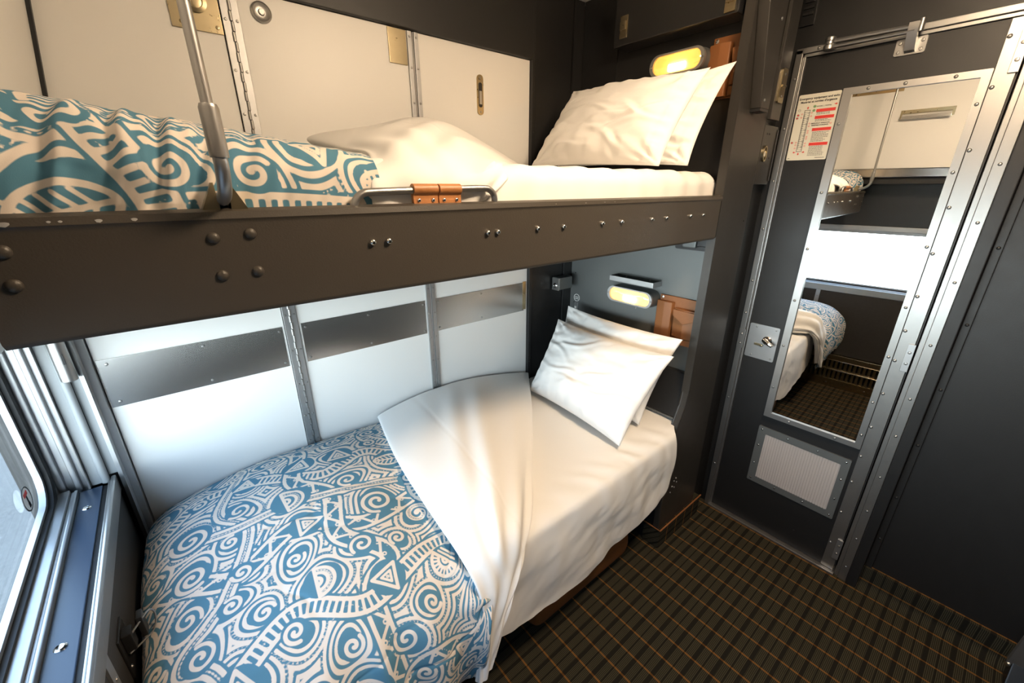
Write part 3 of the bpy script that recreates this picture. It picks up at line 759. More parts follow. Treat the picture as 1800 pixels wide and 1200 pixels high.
# bed sheet hanging over the front
xc = [.38, .50, .65, .90, 1.03, 1.20, 1.36, 1.43]
hem = [.345, .315, .282, .270, .296, .312, .365, .435]
rows = []
for i, x in enumerate(xc):
    f = max(0, (x - 1.30)) * .8
    lowx = min(x, 1.396 - (0 if i < 7 else -.004)); endx = x + (.075 if i == 7 else .03 if i == 6 else 0)
    k = i / 7
    rows.append([(endx, 1.409, .628), (endx, 1.15, .632), (endx, .88, .630), (endx - .005, .74, .628), (x, .684 + .010 * k, .622), (lowx + .002, .660 + .006 * k, .606), (lowx, .653 + .003 * k, .57), (lowx, .651, .51), (lowx - .005, .651, (.50 + hem[i]) / 2), (lowx - .01, .650 + .004 * math.sin(i * 2), hem[i])])
P = surf(np.array(rows), 220, 150)
N = normals(P)
if N[:, :, 2].mean() < 0: N = -N
X_, Y_, Z_ = P[:, :, 0], P[:, :, 1], P[:, :, 2]
hg = np.clip((.60 - Z_) / .10, 0, 1)
d = (1 - hg) * (.004 * fbm(X_ * 6, Y_ * 6, 61, 3)) + hg * (.0025 * np.sin(X_ * 17 + 18 * Z_ + 4 * fbm(X_ * 3, Z_ * 4, 66)) + .012 * fbm(X_ * 4 - Z_ * 5, Z_ * 9 + X_ * 2, 68, 3) + .004 * fbm(X_ * 22 - Z_ * 16, Z_ * 20, 69, 2))
d += .0025 * np.exp(-((Y_ - .70) / .06) ** 2) * np.sin(X_ * 60 + Y_ * 40 + 9 * fbm(X_ * 5, Y_ * 5, 71))
d *= np.clip((1.37 - X_) / .05, 0, 1) * .8 + .2
P = P + N * (d - .001)[..., None]
o = gridmesh('bed_sheet', P, 'sheet'); tag(o, 'white cotton sheet on the lower bed, hem hanging over the aisle side', 'sheet')

# ---- pillows
def pillow(label, BL, BR, TR_, TL, th, seed, back=1.):
    BL, BR, TR_, TL = (np.array(p) for p in (BL, BR, TR_, TL))
    n = 84
    u = np.linspace(-1, 1, n); a, b = np.meshgrid(u, u, indexing='ij')
    s, t_ = (a + 1) / 2, (b + 1) / 2
    pin = .055
    s2 = .5 + (s - .5) * (1 - pin * (1 - (2 * np.abs(t_ - .5)) ** 2.2)); t2 = .5 + (t_ - .5) * (1 - pin * 1.2 * (1 - (2 * np.abs(s - .5)) ** 2.2))
    base = ((1 - s2) * (1 - t2))[..., None] * BL + (s2 * (1 - t2))[..., None] * BR + (s2 * t2)[..., None] * TR_ + ((1 - s2) * t2)[..., None] * TL
    nrm = np.cross(BR - BL, TL - BL); nrm /= np.linalg.norm(nrm)
    prof = (np.clip(1 - np.abs(a) ** 2.6, 0, 1) ** .62) * (np.clip(1 - np.abs(b) ** 2.6, 0, 1) ** .62)
    prof *= 1 + .12 * (-b)
    edge = np.clip(1 - np.maximum(np.abs(a), np.abs(b)), 0, 1)
    wr = fbm(a * 3 + 5, b * 3, seed, 3) * .016
    # gathers running in from the seams and corners
    rad = np.minimum(np.hypot(1 - np.abs(a), 1 - np.abs(b)), 1.2); ang = np.arctan2(1 - np.abs(b), 1 - np.abs(a))
    wr = wr + .007 * np.exp(-rad / .4) * np.sin(ang * 11 + seed) + .0045 * np.exp(-(1 - np.abs(a)) / .22) * np.sin(b * 24 + 6 * fbm(a * 2, b * 4, seed + 2)) + .0045 * np.exp(-(1 - np.abs(b)) / .22) * np.sin(a * 24 + 6 * fbm(a * 4, b * 2, seed + 3))
    wr = wr + .004 * np.sin(b * 7 + a * 3 + 8 * fbm(a * 1.2, b * 1.5, seed + 6, 2)) * np.clip(1 - np.abs(a) * .6, 0, 1)
    wr = wr - .004 * np.exp(-((a - .86) / .012) ** 2)
    for k_ in range(7):
        rs_ = np.random.RandomState(seed * 10 + k_); x0_, y0_, th_ = rs_.uniform(-.7, .7), rs_.uniform(-.8, .6), rs_.uniform(-.6, .9)
        l_ = (a - x0_) * math.cos(th_) + (b - y0_) * math.sin(th_); q_ = -(a - x0_) * math.sin(th_) + (b - y0_) * math.cos(th_) + .06 * np.sin(l_ * 7 + k_)
        wr = wr + .0065 * np.exp(-(l_ / rs_.uniform(.25, .5)) ** 2) * (np.exp(-(q_ / .05) ** 2) - .8 * np.exp(-((q_ - .09) / .05) ** 2))
    wf = np.clip(edge / .1, 0, 1)
    F_ = base + nrm * ((prof * th + wr * wf))[..., None]
    Bk = base - nrm * ((prof * th * back * .8))[..., None]
    P = np.concatenate([F_, Bk[::-1][1:]], 0)
    o = gridmesh('pillow', P, 'pillowm'); tag(o, label, 'pillow', 'white pillows at the bed heads')
    return o
pillow('white pillow lying in front on the lower bed, covering the one behind', (1.165, 1.285, .648), (1.120, .735, .648), (1.335, .690, .962), (1.365, 1.305, .950), .075, 3)
pillow('white pillow behind, leaning on the grey head wall under the lower lamp', (1.335, 1.33, .650), (1.300, .775, .648), (1.425, .712, 1.000), (1.452, 1.325, .995), .055, 8)
pillow('white pillow in front on the upper berth, just below its lamp', (1.185, 1.315, 1.612), (1.165, .735, 1.596), (1.325, .705, 1.862), (1.355, 1.265, 1.885), .070, 14)
pillow('white pillow behind on the upper berth, pointed corner before the organizer', (1.33, 1.32, 1.610), (1.29, .715, 1.600), (1.415, .676, 1.885), (1.455, 1.27, 1.870), .050, 19)

# ================================================================== head end fittings
def lamp(label, y, z, w, hh, lens, bulb, x=1.56):
    t = thing('reading_lamp', label, 'lamp', (x, y, z), 'oval reading lamps')
    fx = x - .060
    part('housing', t, 'head', lambda bm: loft_rings(bm, [[(xx, a, b) for a, b in rrect(y - w / 2 - e, y + w / 2 + e, z - hh / 2 - e, z + hh / 2 + e, hh / 2 + e - .001, 8)] for xx, e in ((x, .002), (x - .02, .002), (fx + .004, -.001))]))
    part('bezel', t, 'alu', lambda bm: ring(bm, rrect(y - w / 2, y + w / 2, z - hh / 2, z + hh / 2, hh / 2 - .001, 8), rrect(y - w / 2 + .013, y + w / 2 - .013, z - hh / 2 + .006, z + hh / 2 - .006, hh / 2 - .0085, 8), 0, fx - .004, fx + .006))
    part('reflector', t, lens, lambda bm: prism(bm, rrect(y - w / 2 + .012, y + w / 2 - .012, z - hh / 2 + .005, z + hh / 2 - .005, hh / 2 - .0075, 8), 0, fx + .003, fx + .006))
    part('bulb', t, bulb, lambda bm: bx(bm, fx - .0015, fx + .003, y - .034, y + .030, z - hh * .30, z - hh * .02, bev=.0012))
    def cov(bm):
        rings = []
        for q, dx in ((1, 0), (.93, .006), (.78, .010), (.45, .0125), (.1, .013)):
            rings.append([(fx - .003 - dx, y + (a - y) * q, z + (b - z) * q) for a, b in rrect(y - w / 2 + .012, y + w / 2 - .012, z - hh / 2 + .005, z + hh / 2 - .005, hh / 2 - .0075, 8)])
        loft_rings(bm, rings)
    part('lens_cover', t, 'cover', cov)
    screws(t, [(fx - .004, y - w / 2 + .006, z), (fx - .004, y + w / 2 - .006, z)], (-1, 0, 0), .0042)
    return t
l1 = lamp('lit oval reading lamp on the lower head wall below a small shelf', 1.019, 1.094, .228, .068, 'lens_lo', 'bulb_lo')
part('pull_switch', l1, 'alu', lambda bm: cyl(bm, (1.498, .975, 1.063), (1.492, .975, 1.050), .002, 8))
l2 = lamp('lit orange oval reading lamp above the upper pillows', .926, 1.940, .205, .070, 'lens_hi', 'bulb_hi')
# tray shelf
t = thing('wall_shelf', 'small metal tray shelf above the lower reading lamp', 'shelf', (1.56, 1.017, 1.15))
part('tray', t, 'head', B(1.500, 1.559, .910, 1.125, 1.150, 1.153))
part('lip', t, 'alu', lambda bm: (bx(bm, 1.497, 1.5005, .908, 1.127, 1.150, 1.172, bev=.001), bx(bm, 1.50, 1.559, .908, .911, 1.150, 1.172), bx(bm, 1.50, 1.559, 1.124, 1.127, 1.150, 1.172)))
part('back_plate', t, 'head', B(1.556, 1.5595, .91, 1.125, 1.150, 1.176))
screws(t, [(1.556, y, 1.166) for y in (.96, 1.08)], (-1, 0, 0), .004)
# leather organizers
def organizer(label, y1, z0, z1, m, wd=.184):
    t = thing('wall_organizer', label, 'organizer', (1.555, y1 - .1, z0), 'tan leather wall organizers')
    part('back_panel', t, m, B(1.549, 1.556, y1 - wd, y1 - .006, z0, z1, bev=.002))
    part('tall_pocket', t, m, lambda bm: prism(bm, [(1.549, y1 - .076), (1.530, y1 - .072), (1.526, y1 - .04), (1.532, y1 - .004), (1.549, y1 + .001)], 2, z0 + .004, z1 - .022, bev=.003))
    p = part('wide_pocket', t, m, lambda bm: prism(bm, [(1.549, y1 - wd), (1.530, y1 - wd + .004), (1.523, y1 - wd * .5 - .04), (1.533, y1 - .084), (1.549, y1 - .080)], 2, z0 + .034, z1 - .040, bev=.003))
    part('pocket_flap', p, m, lambda bm: prism(bm, [(y1 - .086, z1 - .044), (y1 - wd + .003, z1 - .044), (y1 - wd + .003, z1 - .075), (y1 - wd * .5 - .042, z1 - .098), (y1 - .088, z1 - .070)], 0, 1.519, 1.524, bev=.0015))
    part('slip_pocket', t, m, lambda bm: prism(bm, [(1.549, y1 - wd), (1.534, y1 - wd + .004), (1.530, y1 - wd * .5 - .04), (1.537, y1 - .082), (1.549, y1 - .080)], 2, z0 + .004, z0 + .032, bev=.003))
    part('grommet', t, 'chrome', lambda bm: rev(bm, (1.549, y1 - .018, z1 - .010), (-1, 0, 0), [(.006, 0), (.006, .002), (.003, .0025), (.0025, .0005)], 14))
organizer('tan leather wall organizer with pockets beside the lower lamp', .905, .928, 1.122, 'leathermid')
organizer('brown leather wall organizer half hidden beside the upper lamp', .832, 1.815, 1.995, 'leatherdk', .113)
# folded flap under the organizer
t = thing('fold_down_flap', 'dark sloping flap beside the lower pillows, under the organizer', 'flap', (1.52, .8, .63))
part('board', t, 'headdark', lambda bm: prism(bm, [(1.558, .818), (1.558, .640), (1.470, .635), (1.462, .648), (1.535, .818)], 1, .717, .905, bev=.004))
part('hinge_block', t, 'black', B(1.528, 1.548, .845, .870, .815, .832, bev=.003))
part('front_edge', t, 'head', lambda bm: cyl(bm, (1.462, .72, .641), (1.462, .903, .641), .004, 8))
# corner latch box
t = thing('latch_box', 'grey latch box in the corner under the upper berth', 'latch', (1.47, 1.39, 1.07))
part('box', t, 'head', B(1.425, 1.512, 1.362, 1.4115, 1.070, 1.128, bev=.002))
part('face_plate', t, 'steel', B(1.421, 1.425, 1.364, 1.410, 1.066, 1.126, bev=.001))
part('lock_barrel', t, 'chrome', lambda bm: rev(bm, (1.421, 1.387, 1.090), (-1, 0, 0), [(.012, 0), (.012, .003), (.008, .006), (.003, .004)], 18))
screws(t, [(1.421, y, z) for y in (1.369, 1.405) for z in (1.071, 1.121)], (-1, 0, 0), .0025)
# round sticker and switch
t = thing('round_notice', 'small round white ringed notice on the head wall beside lower pillows', 'sticker', (1.56, 1.368, 1.010))
cr = lambda r: [(1.368 + r * math.cos(q), 1.010 + r * math.sin(q)) for q in np.linspace(0, 2 * PI, 29)[:-1]]
part('ring', t, 'whiteink', lambda bm: ring(bm, cr(.019), cr(.0162), 0, 1.5592, 1.5600))
for z in (1.0135, 1.005): part('text_bar', t, 'whiteink', B(1.5592, 1.5600, 1.357, 1.379, z - .0016, z + .0016))
t = thing('rocker_switch', 'small grey rocker switch below the round notice', 'switch', (1.56, 1.368, .965))
part('plate', t, 'alu', B(1.557, 1.5598, 1.356, 1.380, .945, .988, bev=.001)); part('rocker', t, 'whiteink', B(1.553, 1.557, 1.362, 1.374, .955, .967, bev=.0015))
# berth lock under the rail
t = thing('berth_lock', 'dark recessed berth lock on the head wall just under the rail', 'latch', (1.56, .80, 1.33))
part('plate', t, 'headdark', lambda bm: prism(bm, rrect(.722, .868, 1.312, 1.372, .008), 0, 1.555, 1.5598)); part('lever', t, 'head', B(1.535, 1.556, .775, .83, 1.322, 1.365, bev=.006)); part('catch', t, 'headdark', B(1.53, 1.556, .728, .770, 1.33, 1.368, bev=.004))
# overhead locker
t = thing('overhead_locker', 'dark overhead locker with two latches above the upper lamp', 'cabinet', (1.52, .95, 2.03))
part('locker_body', t, 'headdark', B(1.475, 1.559, .725, 1.185, 2.028, 2.248, bev=.006))
for y, z in ((1.140, 2.087), (.752, 2.070)):
    c = part('latch', t, 'brass', lambda bm: (bx(bm, 1.471, 1.475, y - .016, y + .016, z - .036, z + .034, bev=.001), bx(bm, 1.464, 1.471, y - .013, y + .013, z - .012, z + .016, bev=.003)))
    part('keeper', c, 'brass', B(1.468, 1.475, y - .017, y + .013, z - .036, z - .020, bev=.002))
# pillar fittings
t = thing('door_bolt_channel', 'tall dark channel with brass edge latch high on the pillar', 'latch', (1.70, .67, 1.79))
part('channel', t, 'pillar', lambda bm: prism(bm, [(1.573, 1.777), (1.636, 1.777), (1.636, 2.248), (1.480, 2.248), (1.506, 2.04)], 1, .650, .684, bev=.003))
part('end_cap', t, 'headdark', B(1.575, 1.634, .652, .684, 1.769, 1.777))
part('backing_plate', t, 'pillar', B(1.7205, 1.80, .672, .684, 1.76, 2.248, bev=.002))
p = part('edge_plate', t, 'brass', lambda bm: prism(bm, rrect(1.738, 1.780, 1.812, 1.915, .006), 1, .666, .672)); part('catch', p, 'brass', B(1.742, 1.772, .660, .666, 1.858, 1.866, bev=.001))
screws(p, [(1.757, .665, z) for z in (1.832, 1.898)], (0, -1, 0), .004)
screws(t, [(1.590, .650, 1.80), (1.606, .650, 2.02)], (0, -1, 0), .005, 'alu', domed=True)
t = thing('pull_box', 'small dark recessed door box with a brass ring pull beside the sign', 'hatch', (1.79, .69, 1.55))
part('hatch_door', t, 'pillar', B(1.724, 1.845, .686, .714, 1.548, 1.745, bev=.002))
part('ring_pull', t, 'brass', lambda bm: ring(bm, [(1.757 + .016 * math.cos(q), 1.652 + .027 * math.sin(q)) for q in np.linspace(0, 2 * PI, 25)[:-1]], [(1.757 + .0115 * math.cos(q), 1.652 + .022 * math.sin(q)) for q in np.linspace(0, 2 * PI, 25)[:-1]], 1, .680, .686))
part('thumb_latch', t, 'chrome', lambda bm: rev(bm, (1.757, .686, 1.652), (0, -1, 0), [(.011, 0), (.009, .004), (.003, .005)], 16))
part('hinge_pin', t, 'dark', lambda bm: cyl(bm, (1.843, .684, 1.56), (1.843, .684, 1.735), .0035, 8))
screws(t, [(x, .686, z) for x, z in ((1.757, 1.718), (1.775, 1.718), (1.81, 1.64))], (0, -1, 0), .003, 'ink')
t = thing('vent_louver', 'dark louvered air vent above the door frame corner', 'vent', (1.885, .68, 2.08))
part('vent_frame', t, 'headdark', B(1.880, 1.888, .655, .700, 2.06, 2.20, bev=.002))
for k in range(5): part('slat', t, 'dark', B(1.874, 1.881, .662, .694, 2.090 + k * .018, 2.100 + k * .018, bev=.002))

# ================================================================== door
D = struct('door_1')
part('door_leaf', D, 'dark', B(1.886, 1.925, .130, .656, .014, 1.962))
part('hinge_stile', D, 'steel', lambda bm: (bx(bm, 1.8805, 1.886, .134, .177, .014, 1.962, bev=.0015)))
screws(D, [(1.8805, .170, z) for z in (.14, .30, .45, .57, .70, .84, .97, 1.08, 1.20, 1.34, 1.48, 1.64, 1.80, 1.92)], (-1, 0, 0), .0055, domed=True)
for z in (.075, .94, 1.83):
    hg = part('hinge', D, 'alu', B(1.875, 1.881, .130, .150, z, z + .10, bev=.001)); screws(hg, [(1.875, .140, z + q) for q in (.03, .07)], (-1, 0, 0), .005)
lp = part('lock_plate', D, 'alu', lambda bm: prism(bm, rrect(.536, .652, .838, .990, .006), 0, 1.8835, 1.886), label='square stainless lock plate')
part('thumb_turn', lp, 'chrome', lambda bm: (rev(bm, (1.8835, .574, .927), (-1, 0, 0), [(.019, 0), (.019, .004), (.013, .008), (.010, .016)], 20), tube(bm, smooth_path([(1.868, .584, .932), (1.862, .566, .924), (1.858, .545, .914)], 5), .009, 10, [.010] * 3 + [.009] * 5 + [.007] * 3)))
part('bolt_knob', lp, 'brass', lambda bm: (bx(bm, 1.880, 1.884, .592, .622, .897, .907, bev=.001), rev(bm, (1.882, .590, .902), (-1, 0, 0), [(.005, 0), (.005, .010), (.003, .011)], 10)))
screws(lp, [(1.8835, y, z) for y in (.548, .625) for z in (.85, .978)], (-1, 0, 0), .004)
vg = part('vent_grille', D, 'head', lambda bm: ring(bm, rrect(.189, .527, .247, .537, .004), rrect(.217, .495, .277, .504, .003), 0, 1.8805, 1.886), label='grey framed mesh vent grille')
def meshgrid(bm):
    bx(bm, 1.8845, 1.8862, .217, .495, .277, .504)
    for k in range(29): y = .2215 + k * .0096; bx(bm, 1.8815, 1.8845, y, y + .0062, .277, .504)
    for k in range(37): z = .279 + k * .0061; bx(bm, 1.8825, 1.8846, .217, .495, z, z + .0036)
part('mesh', vg, 'grille', meshgrid)
screws(vg, [(1.8805, y, .522) for y in (.203, .30, .41, .512)] + [(1.8805, y, .262) for y in (.203, .30, .41, .512)] + [(1.8805, y, z) for y in (.203, .513) for z in (.345, .44)], (-1, 0, 0), .0042, 'chrome', domed=True)
screws(D, [(1.886, y, z) for y, z in ((.30, .10), (.17, .06), (.62, .5), (.61, .35))], (-1, 0, 0), .003, 'dark')
# frame
FR = struct('trim_2')
part('jamb_left', FR, 'steel', lambda bm: (bx(bm, 1.872, 1.95, .666, .688, 0, 1.988, bev=.002), bx(bm, 1.879, 1.95, .656, .666, 0, 1.966, bev=.002)))
part('jamb_right', FR, 'steel', lambda bm: (bx(bm, 1.872, 1.95, .0845, .112, 0, 1.988, bev=.002), bx(bm, 1.879, 1.95, .112, .126, 0, 1.988, bev=.002)))
part('head_jamb', FR, 'steel', lambda bm: (bx(bm, 1.872, 1.95, .0845, .688, 1.9745, 1.992, bev=.002), bx(bm, 1.8785, 1.95, .112, .662, 1.9635, 1.9735, bev=.0015)))
part('threshold', FR, 'steel', B(1.862, 1.93, .126, .666, 0, .012, bev=.003))
screws(FR, [(1.872, .677, z) for z in (.25, .62, .88, 1.03, 1.17, 1.38, 1.56, 1.74, 1.90)] + [(1.872, .098, z) for z in (.07, .22, .36, .52, .70, .85, 1.05, 1.26, 1.44, 1.60, 1.78)] + [(1.872, .62, 1.983)], (-1, 0, 0), .0048, domed=True)
sp_ = part('strike_plate', FR, 'steel', B(1.869, 1.873, .660, .687, .872, .958, bev=.001)); screws(sp_, [(1.869, .674, z) for z in (.892, .935)], (-1, 0, 0), .0045, domed=True)
# door holder
t = thing('door_holder', 'steel door holder arm across the top of the door', 'door hardware', (1.86, .48, 1.97))
part('arm', t, 'steel', lambda bm: (tube(bm, [(1.852, .585, 1.990), (1.852, .49, 1.988), (1.852, .352, 1.984)], .0065, 8), tube(bm, [(1.846, .585, 1.974), (1.846, .49, 1.972), (1.846, .37, 1.971)], .005, 8)))
part('pivot', t, 'steel', lambda bm: (rev(bm, (1.850, .583, 1.964), (0, 0, 1), [(.013, 0), (.016, .003), (.016, .014), (.012, .018), (.012, .026), (.015, .028), (.015, .036), (.008, .040)], 18), bx(bm, 1.85, 1.872, .572, .594, 1.976, 1.988)))
p = part('door_bracket', t, 'steel', lambda bm: (prism(bm, rrect(.340, .412, 1.918, 1.962, .005), 0, 1.881, 1.886), prism(bm, [(1.881, 1.922), (1.866, 1.926), (1.842, 1.966), (1.842, 1.994), (1.856, 1.994), (1.858, 1.968), (1.881, 1.952)], 1, .362, .386)))
screws(p, [(1.881, y, z) for y in (.350, .402) for z in (1.928, 1.951)], (-1, 0, 0), .0048)
part('end_stud', t, 'steel', lambda bm: cyl(bm, (1.85, .358, 1.968), (1.85, .358, 2.0), .008, 12))
# mirror, hung a hair out of parallel
ML = Vector((1.878, .347, 1.222)); MR = Matrix.Translation(ML) @ Matrix.Rotation(math.radians(1.62), 4, 'Z') @ Matrix.Translation(-ML)
t = thing('wall_mirror', 'tall narrow mirror in riveted steel frame on the door', 'mirror', tuple(ML))
def rotd(fn):
    def f(bm): fn(bm); bmesh.ops.transform(bm, matrix=MR, verts=bm.verts[:])
    return f
part('mirror_glass', t, 'mirror', rotd(B(1.876, 1.879, .194, .494, .616, 1.832)))
part('frame', t, 'steel', rotd(lambda bm: ring(bm, rrect(.178, .517, .599, 1.847, .002, 2), rrect(.198, .491, .620, 1.828, .001, 2), 0, 1.868, 1.880)))
for y, z in [(.507, z) for z in (.74, .93, 1.12, 1.32, 1.52, 1.74)] + [(.188, z) for z in (.66, .80, .98, 1.16, 1.36, 1.58, 1.76)] + [(y, 1.838) for y in (.25, .36, .45)] + [(y, .609) for y in (.26, .42)]:
    part('screw', t, 'steel', rotd(lambda bm: dome(bm, (1.868, y, z), (-1, 0, 0), .005, .003)))

# ---- emergency sign: cream plate with printing
sg = thing('emergency_sign', 'cream emergency exits notice with red panels left of the mirror', 'sign', (1.886, .587, 1.632))
SY0, SY1, SZ0, SZ1 = .652, .525, 1.632, 1.847      # left edge, right edge, bottom, top
part('plate', sg, 'paper', lambda bm: prism(bm, rrect(SY1, SY0, SZ0, SZ1, .005), 0, 1.8845, 1.886))
XF = 1.8838
def sx(u): return SY0 + (SY1 - SY0) * u
def sz(v): return SZ1 + (SZ0 - SZ1) * v
def flat(bm, u0, u1, v0, v1): bx(bm, XF, 1.8846, sx(u1), sx(u0), sz(v1), sz(v0))
def text(body, u, v, size, m, name, align='CENTER', bold=.0):
    cu = bpy.data.curves.new(name, 'FONT'); cu.body = body; cu.size = size; cu.align_x = align; cu.align_y = 'CENTER'; cu.extrude = .00025; cu.offset = bold
    o = bpy.data.objects.new(name, cu); COL.objects.link(o); bpy.context.view_layer.update()
    me = bpy.data.meshes.new_from_object(o.evaluated_get(bpy.context.evaluated_depsgraph_get()))
    bpy.data.objects.remove(o); bpy.data.curves.remove(cu)
    R = Matrix(((0, 0, -1, XF + .0002), (-1, 0, 0, sx(u)), (0, 1, 0, sz(v)), (0, 0, 0, 1)))
    me.transform(R); me.materials.clear(); me.materials.append(M[m]); me.name = name
    ob = bpy.data.objects.new(name, me); COL.objects.link(ob); ob.parent = sg; ob.matrix_parent_inverse = Matrix.Translation(sg.location).inverted()
text('Emergency equipment and exits', .5, .065, .0094, 'ink', 'heading_text', bold=.0002)
text("Mat\u00e9riel et sorties d'urgence", .5, .115, .0094, 'ink', 'heading_text', bold=.0002)
text('DOORS  |  PORTES', .66, .195, .0052, 'ink', 'caption_text')
text('EMERGENCY WINDOWS', .66, .445, .0050, 'ink', 'caption_text', bold=.0001)
text("FEN\u00caTRES D'URGENCE", .66, .475, .0050, 'ink', 'caption_text', bold=.0001)
for v in (.235, .335, .515, .735): part('red_panel', sg, 'red', lambda bm: flat(bm, .50, .95, v, v + .045))
def fine(bm):
    rs = random.Random(3)
    for v0, n in ((.288, 2), (.39, 2), (.575, 8), (.79, 8)):
        for k in range(n):
            v = v0 + k * .0195; u = .52
            end = .80 + rs.random() * .13
            while u < end:
                w = .02 + rs.random() * .04; flat(bm, u, min(u + w, end), v, v + .0062); u += w + .010
    for u0, u1 in ((.04, .08), (.72, .95)): flat(bm, u0, u1, .965, .972)
part('fine_print', sg, 'ink', fine)
def carplan(bm):
    for u in (.215, .345): flat(bm, u, u + .008, .235, .86)
    for k in range(20): v = .27 + k * .029; flat(bm, .225, .27 if k % 3 else .35, v, v + .004); flat(bm, .30, .345, v + .012, v + .016)
    flat(bm, .215, .353, .235, .241); flat(bm, .215, .353, .86, .866); flat(bm, .236, .24, .30, .82); flat(bm, .325, .329, .34, .8)
part('carriage_plan', sg, 'ink', carplan)
def circs(bm, pts, r, t_=.0008):
    for u, v in pts:
        q = lambda R: [(sx(u) + R * math.cos(a), sz(v) + R * math.sin(a)) for a in np.linspace(0, 2 * PI, 15)[:-1]]
        ring(bm, q(r), q(r - t_), 0, XF, 1.8846)
part('window_mark', sg, 'red', lambda bm: circs(bm, [(.40, v) for v in (.28, .33, .44, .48, .55, .58, .64, .67, .74, .78)] + [(.165, v) for v in (.29, .34, .72, .76, .81)] + [(.91, .46)], .0026))
part('equipment_mark', sg, 'ink', lambda bm: circs(bm, [(.08, .23), (.07, .30), (.06, .345), (.06, .72)], .0038, .0005))
part('extinguisher_mark', sg, 'red', lambda bm: [flat(bm, u - .02, u + .02, v - .01, v + .01) for u, v in ((.07, .30), (.06, .345), (.06, .72))])
part('first_aid_mark', sg, 'green', lambda bm: (circs(bm, [(.44, .19), (.44, .25)], .0042, .0011), [flat(bm, .44 - a, .44 + a, v - b, v + b) for v in (.19, .25) for a, b in ((.022, .003), (.005, .012))]))
def arrow(bm, u, v, du, dv):
    c = [(-.004, -.0012), (0, -.0012), (0, -.0034), (.0048, 0), (0, .0034), (0, .0012), (-.004, .0012)]
    prism(bm, [(sx(u) - (a * du + b * dv), sz(v) + (-a * dv + b * du)) for a, b in c], 0, XF, 1.8846)
part('exit_arrow', sg, 'red', lambda bm: [arrow(bm, *a) for a in ((.28, .205, 0, -1), (.28, .90, 0, 1), (.17, .875, -1, 0), (.40, .875, 1, 0), (.93, .185, 1, 0))])

# ================================================================== other fittings
# toggle latch on the window wall
t = thing('toggle_latch', 'dark toggle latch with wire loop on the wall below the window ledge', 'latch', (-.24, .93, .60))
part('base_plate', t, 'headdark', B(-.243, -.239, .895, .965, .50, .72, bev=.001))
part('lever', t, 'headdark', lambda bm: (bx(bm, -.239, -.222, .908, .935, .670, .716, bev=.003), bx(bm, -.215, -.205, .93, .955, .672, .724, bev=.002)))
part('wire_loop', t, 'steel', lambda bm: tube(bm, smooth_path([(-.232, .912, .70), (-.215, .925, .712), (-.196, .95, .715), (-.190, .955, .695), (-.196, .94, .672), (-.215, .92, .672), (-.234, .905, .672)], 4), .0018, 8))
screws(t, [(-.239, .905, z) for z in (.515, .56, .64)], (1, 0, 0), .004)
# heater grille along the window wall, seen in the mirror
t = thing('heater_grille', 'steel heater grille with rows of slots along the window wall floor', 'heater', (-.25, .3, 0))
part('cover', t, 'brass', lambda bm: (bx(bm, -.262, -.228, -.79, 1.0, .225, .272, bev=.006), bx(bm, -.262, -.236, -.79, 1.0, .135, .155, bev=.003), bx(bm, -.262, -.232, -.79, 1.0, .0, .065, bev=.003), [bx(bm, -.262, -.240, -.79 + k * .03, -.775 + k * .03, .06, .23) for k in range(60)]))
part('rail', t, 'chrome', lambda bm: (cyl(bm, (-.228, -.79, .225), (-.228, 1.0, .225), .004, 8), cyl(bm, (-.233, -.79, .145), (-.233, 1.0, .145), .004, 8)))
part('dark_interior', t, 'black', B(-.30, -.262, -.79, 1.0, .0, .27))
screws(t, [(-.232, y, .03) for y in (.1, .35, .6)], (1, 0, 0), .005)
# pull handle high on the window wall lining, seen in the mirror
t = thing('lining_grip', 'chrome pull grip on the white lining above the window, seen in the mirror', 'handle', (-.10, .48, 1.965))
sl = Matrix.Translation((-.098, .48, 1.965)) @ Matrix.Rotation(math.radians(7.4), 4, 'Y')
def hand(fn):
    def f(bm): fn(bm); bmesh.ops.transform(bm, matrix=sl, verts=bm.verts[:])
    return f
part('back_plate', t, 'brass', hand(B(.002, .006, -.125, .125, -.018, .030, bev=.001)))
part('grip', t, 'chrome', hand(lambda bm: prism(bm, [(.006, .012), (.028, -.004), (.032, -.020), (.026, -.022), (.022, -.008), (.006, .000)], 1, -.115, .115, bev=.0015)))
screws(t, [], (1, 0, 0))
# bracket by the floor at the near right corner
t = thing('corner_bracket', 'grey steel bracket with bolt low on the right wall near the corner', 'bracket', (1.85, -.38, 0))
part('plate', t, 'alu', lambda bm: prism(bm, [(1.80, .30), (1.815, .30), (1.86, .075), (1.835, .06)], 1, -.40, -.345, bev=.003))
part('bolt', t, 'chrome', lambda bm: rev(bm, (1.84, -.352, .066), (-.6, .5, .2), [(.009, 0), (.009, .008), (.005, .012)], 12))
part('foot', t, 'headdark', lambda bm: prism(bm, [(1.78, 0), (1.86, 0), (1.885, .09), (1.835, .09)], 1, -.62, -.355, bev=.004))
# ceiling lamp over the aisle (above the viewpoint)
t = thing('ceiling_light', 'round warm ceiling light over the aisle', 'lamp', (.85, .06, 2.25))
part('base', t, 'alu', lambda bm: rev(bm, (.85, .06, 2.2495), (0, 0, -1), [(.17, 0), (.17, .012), (.15, .016)], 32))
part('diffuser', t, 'ceil', lambda bm: rev(bm, (.85, .06, 2.233), (0, 0, -1), [(.148, 0), (.145, .02), (.125, .045), (.07, .06), (.02, .064)], 32))

# ================================================================== light and camera
w = bpy.data.worlds.new('World'); S.world = w; w.use_nodes = True
nt = w.node_tree; bg = nt.nodes['Background']
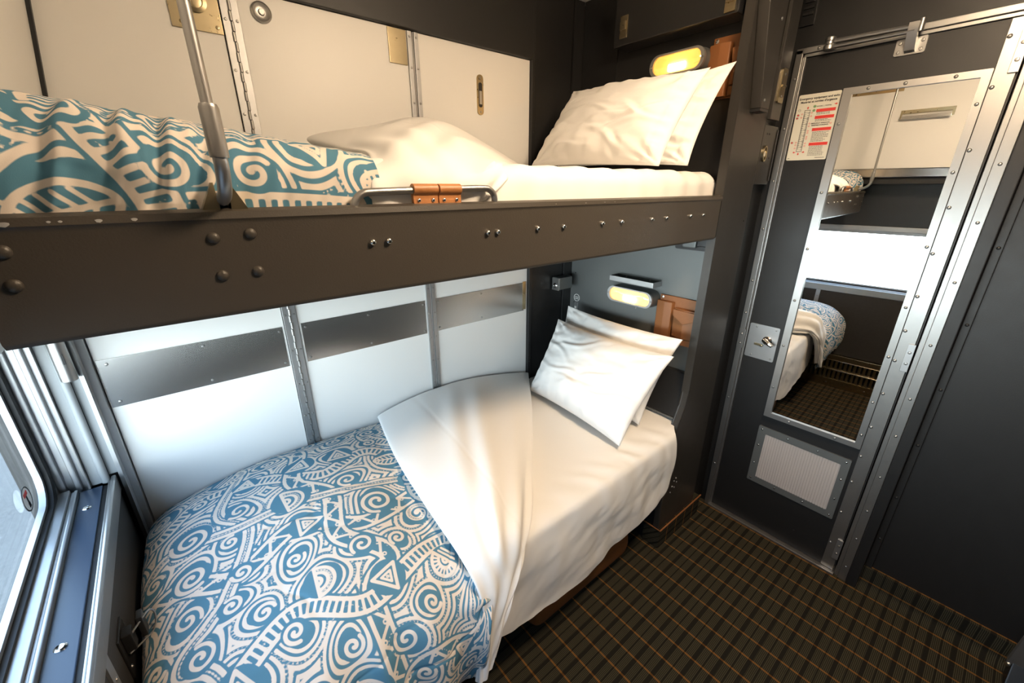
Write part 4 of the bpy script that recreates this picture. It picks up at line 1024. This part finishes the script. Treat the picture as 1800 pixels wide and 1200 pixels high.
# hazy sky: bright white near the horizon, paler blue overhead
tc = nt.nodes.new('ShaderNodeTexCoord'); sp = nt.nodes.new('ShaderNodeSeparateXYZ'); nt.links.new(tc.outputs['Generated'], sp.inputs[0])
rampn = nt.nodes.new('ShaderNodeValToRGB'); nt.links.new(sp.outputs[2], rampn.inputs[0])
rampn.color_ramp.elements[0].position = 0.; rampn.color_ramp.elements[0].color = (.90, .96, 1., 1)
rampn.color_ramp.elements[1].position = .75; rampn.color_ramp.elements[1].color = (.15, .21, .32, 1)
e = rampn.color_ramp.elements.new(.18); e.color = (.70, .81, .93, 1)
e = rampn.color_ramp.elements.new(.40); e.color = (.24, .34, .48, 1)
nt.links.new(rampn.outputs[0], bg.inputs[0]); bg.inputs[1].default_value = 9.6
sun = bpy.data.lights.new('sun', 'SUN'); sun.energy = 1.0; sun.angle = .02; sun.color = (1, .95, .88)
so = bpy.data.objects.new('sun', sun); COL.objects.link(so); so.rotation_euler = Vector((-.02, .62, -.78)).to_track_quat('-Z', 'Y').to_euler()
pt = bpy.data.lights.new('window_portal', 'AREA'); pt.shape = 'RECTANGLE'; pt.size = 1.75; pt.size_y = .46; pt.cycles.is_portal = True
po = bpy.data.objects.new('window_portal', pt); COL.objects.link(po); po.location = (-.40, .47, 1.02); po.rotation_euler = Vector((1, 0, 0)).to_track_quat('-Z', 'Y').to_euler()

cam = bpy.data.cameras.new('camera'); co = bpy.data.objects.new('camera', cam); COL.objects.link(co)
cam.sensor_width = 36; cam.lens = 725.1459817 / 1800 * 36; cam.clip_start = .01
yaw, pitch, roll = .879718117, .359577891, .000664603
f = Vector((math.cos(yaw) * math.cos(pitch), math.sin(yaw) * math.cos(pitch), -math.sin(pitch)))
r = f.cross(Vector((0, 0, 1))).normalized(); u = r.cross(f)
r2 = r * math.cos(roll) + u * math.sin(roll); u2 = u * math.cos(roll) - r * math.sin(roll)
co.matrix_world = Matrix(((r2.x, u2.x, -f.x, 0), (r2.y, u2.y, -f.y, 0), (r2.z, u2.z, -f.z, 1.5405), (0, 0, 0, 1)))
S.camera = co
S.view_settings.view_transform = 'Standard'; S.view_settings.look = 'None'; S.view_settings.gamma = 1; S.view_settings.use_curve_mapping = False
S.view_settings.exposure = 1.0
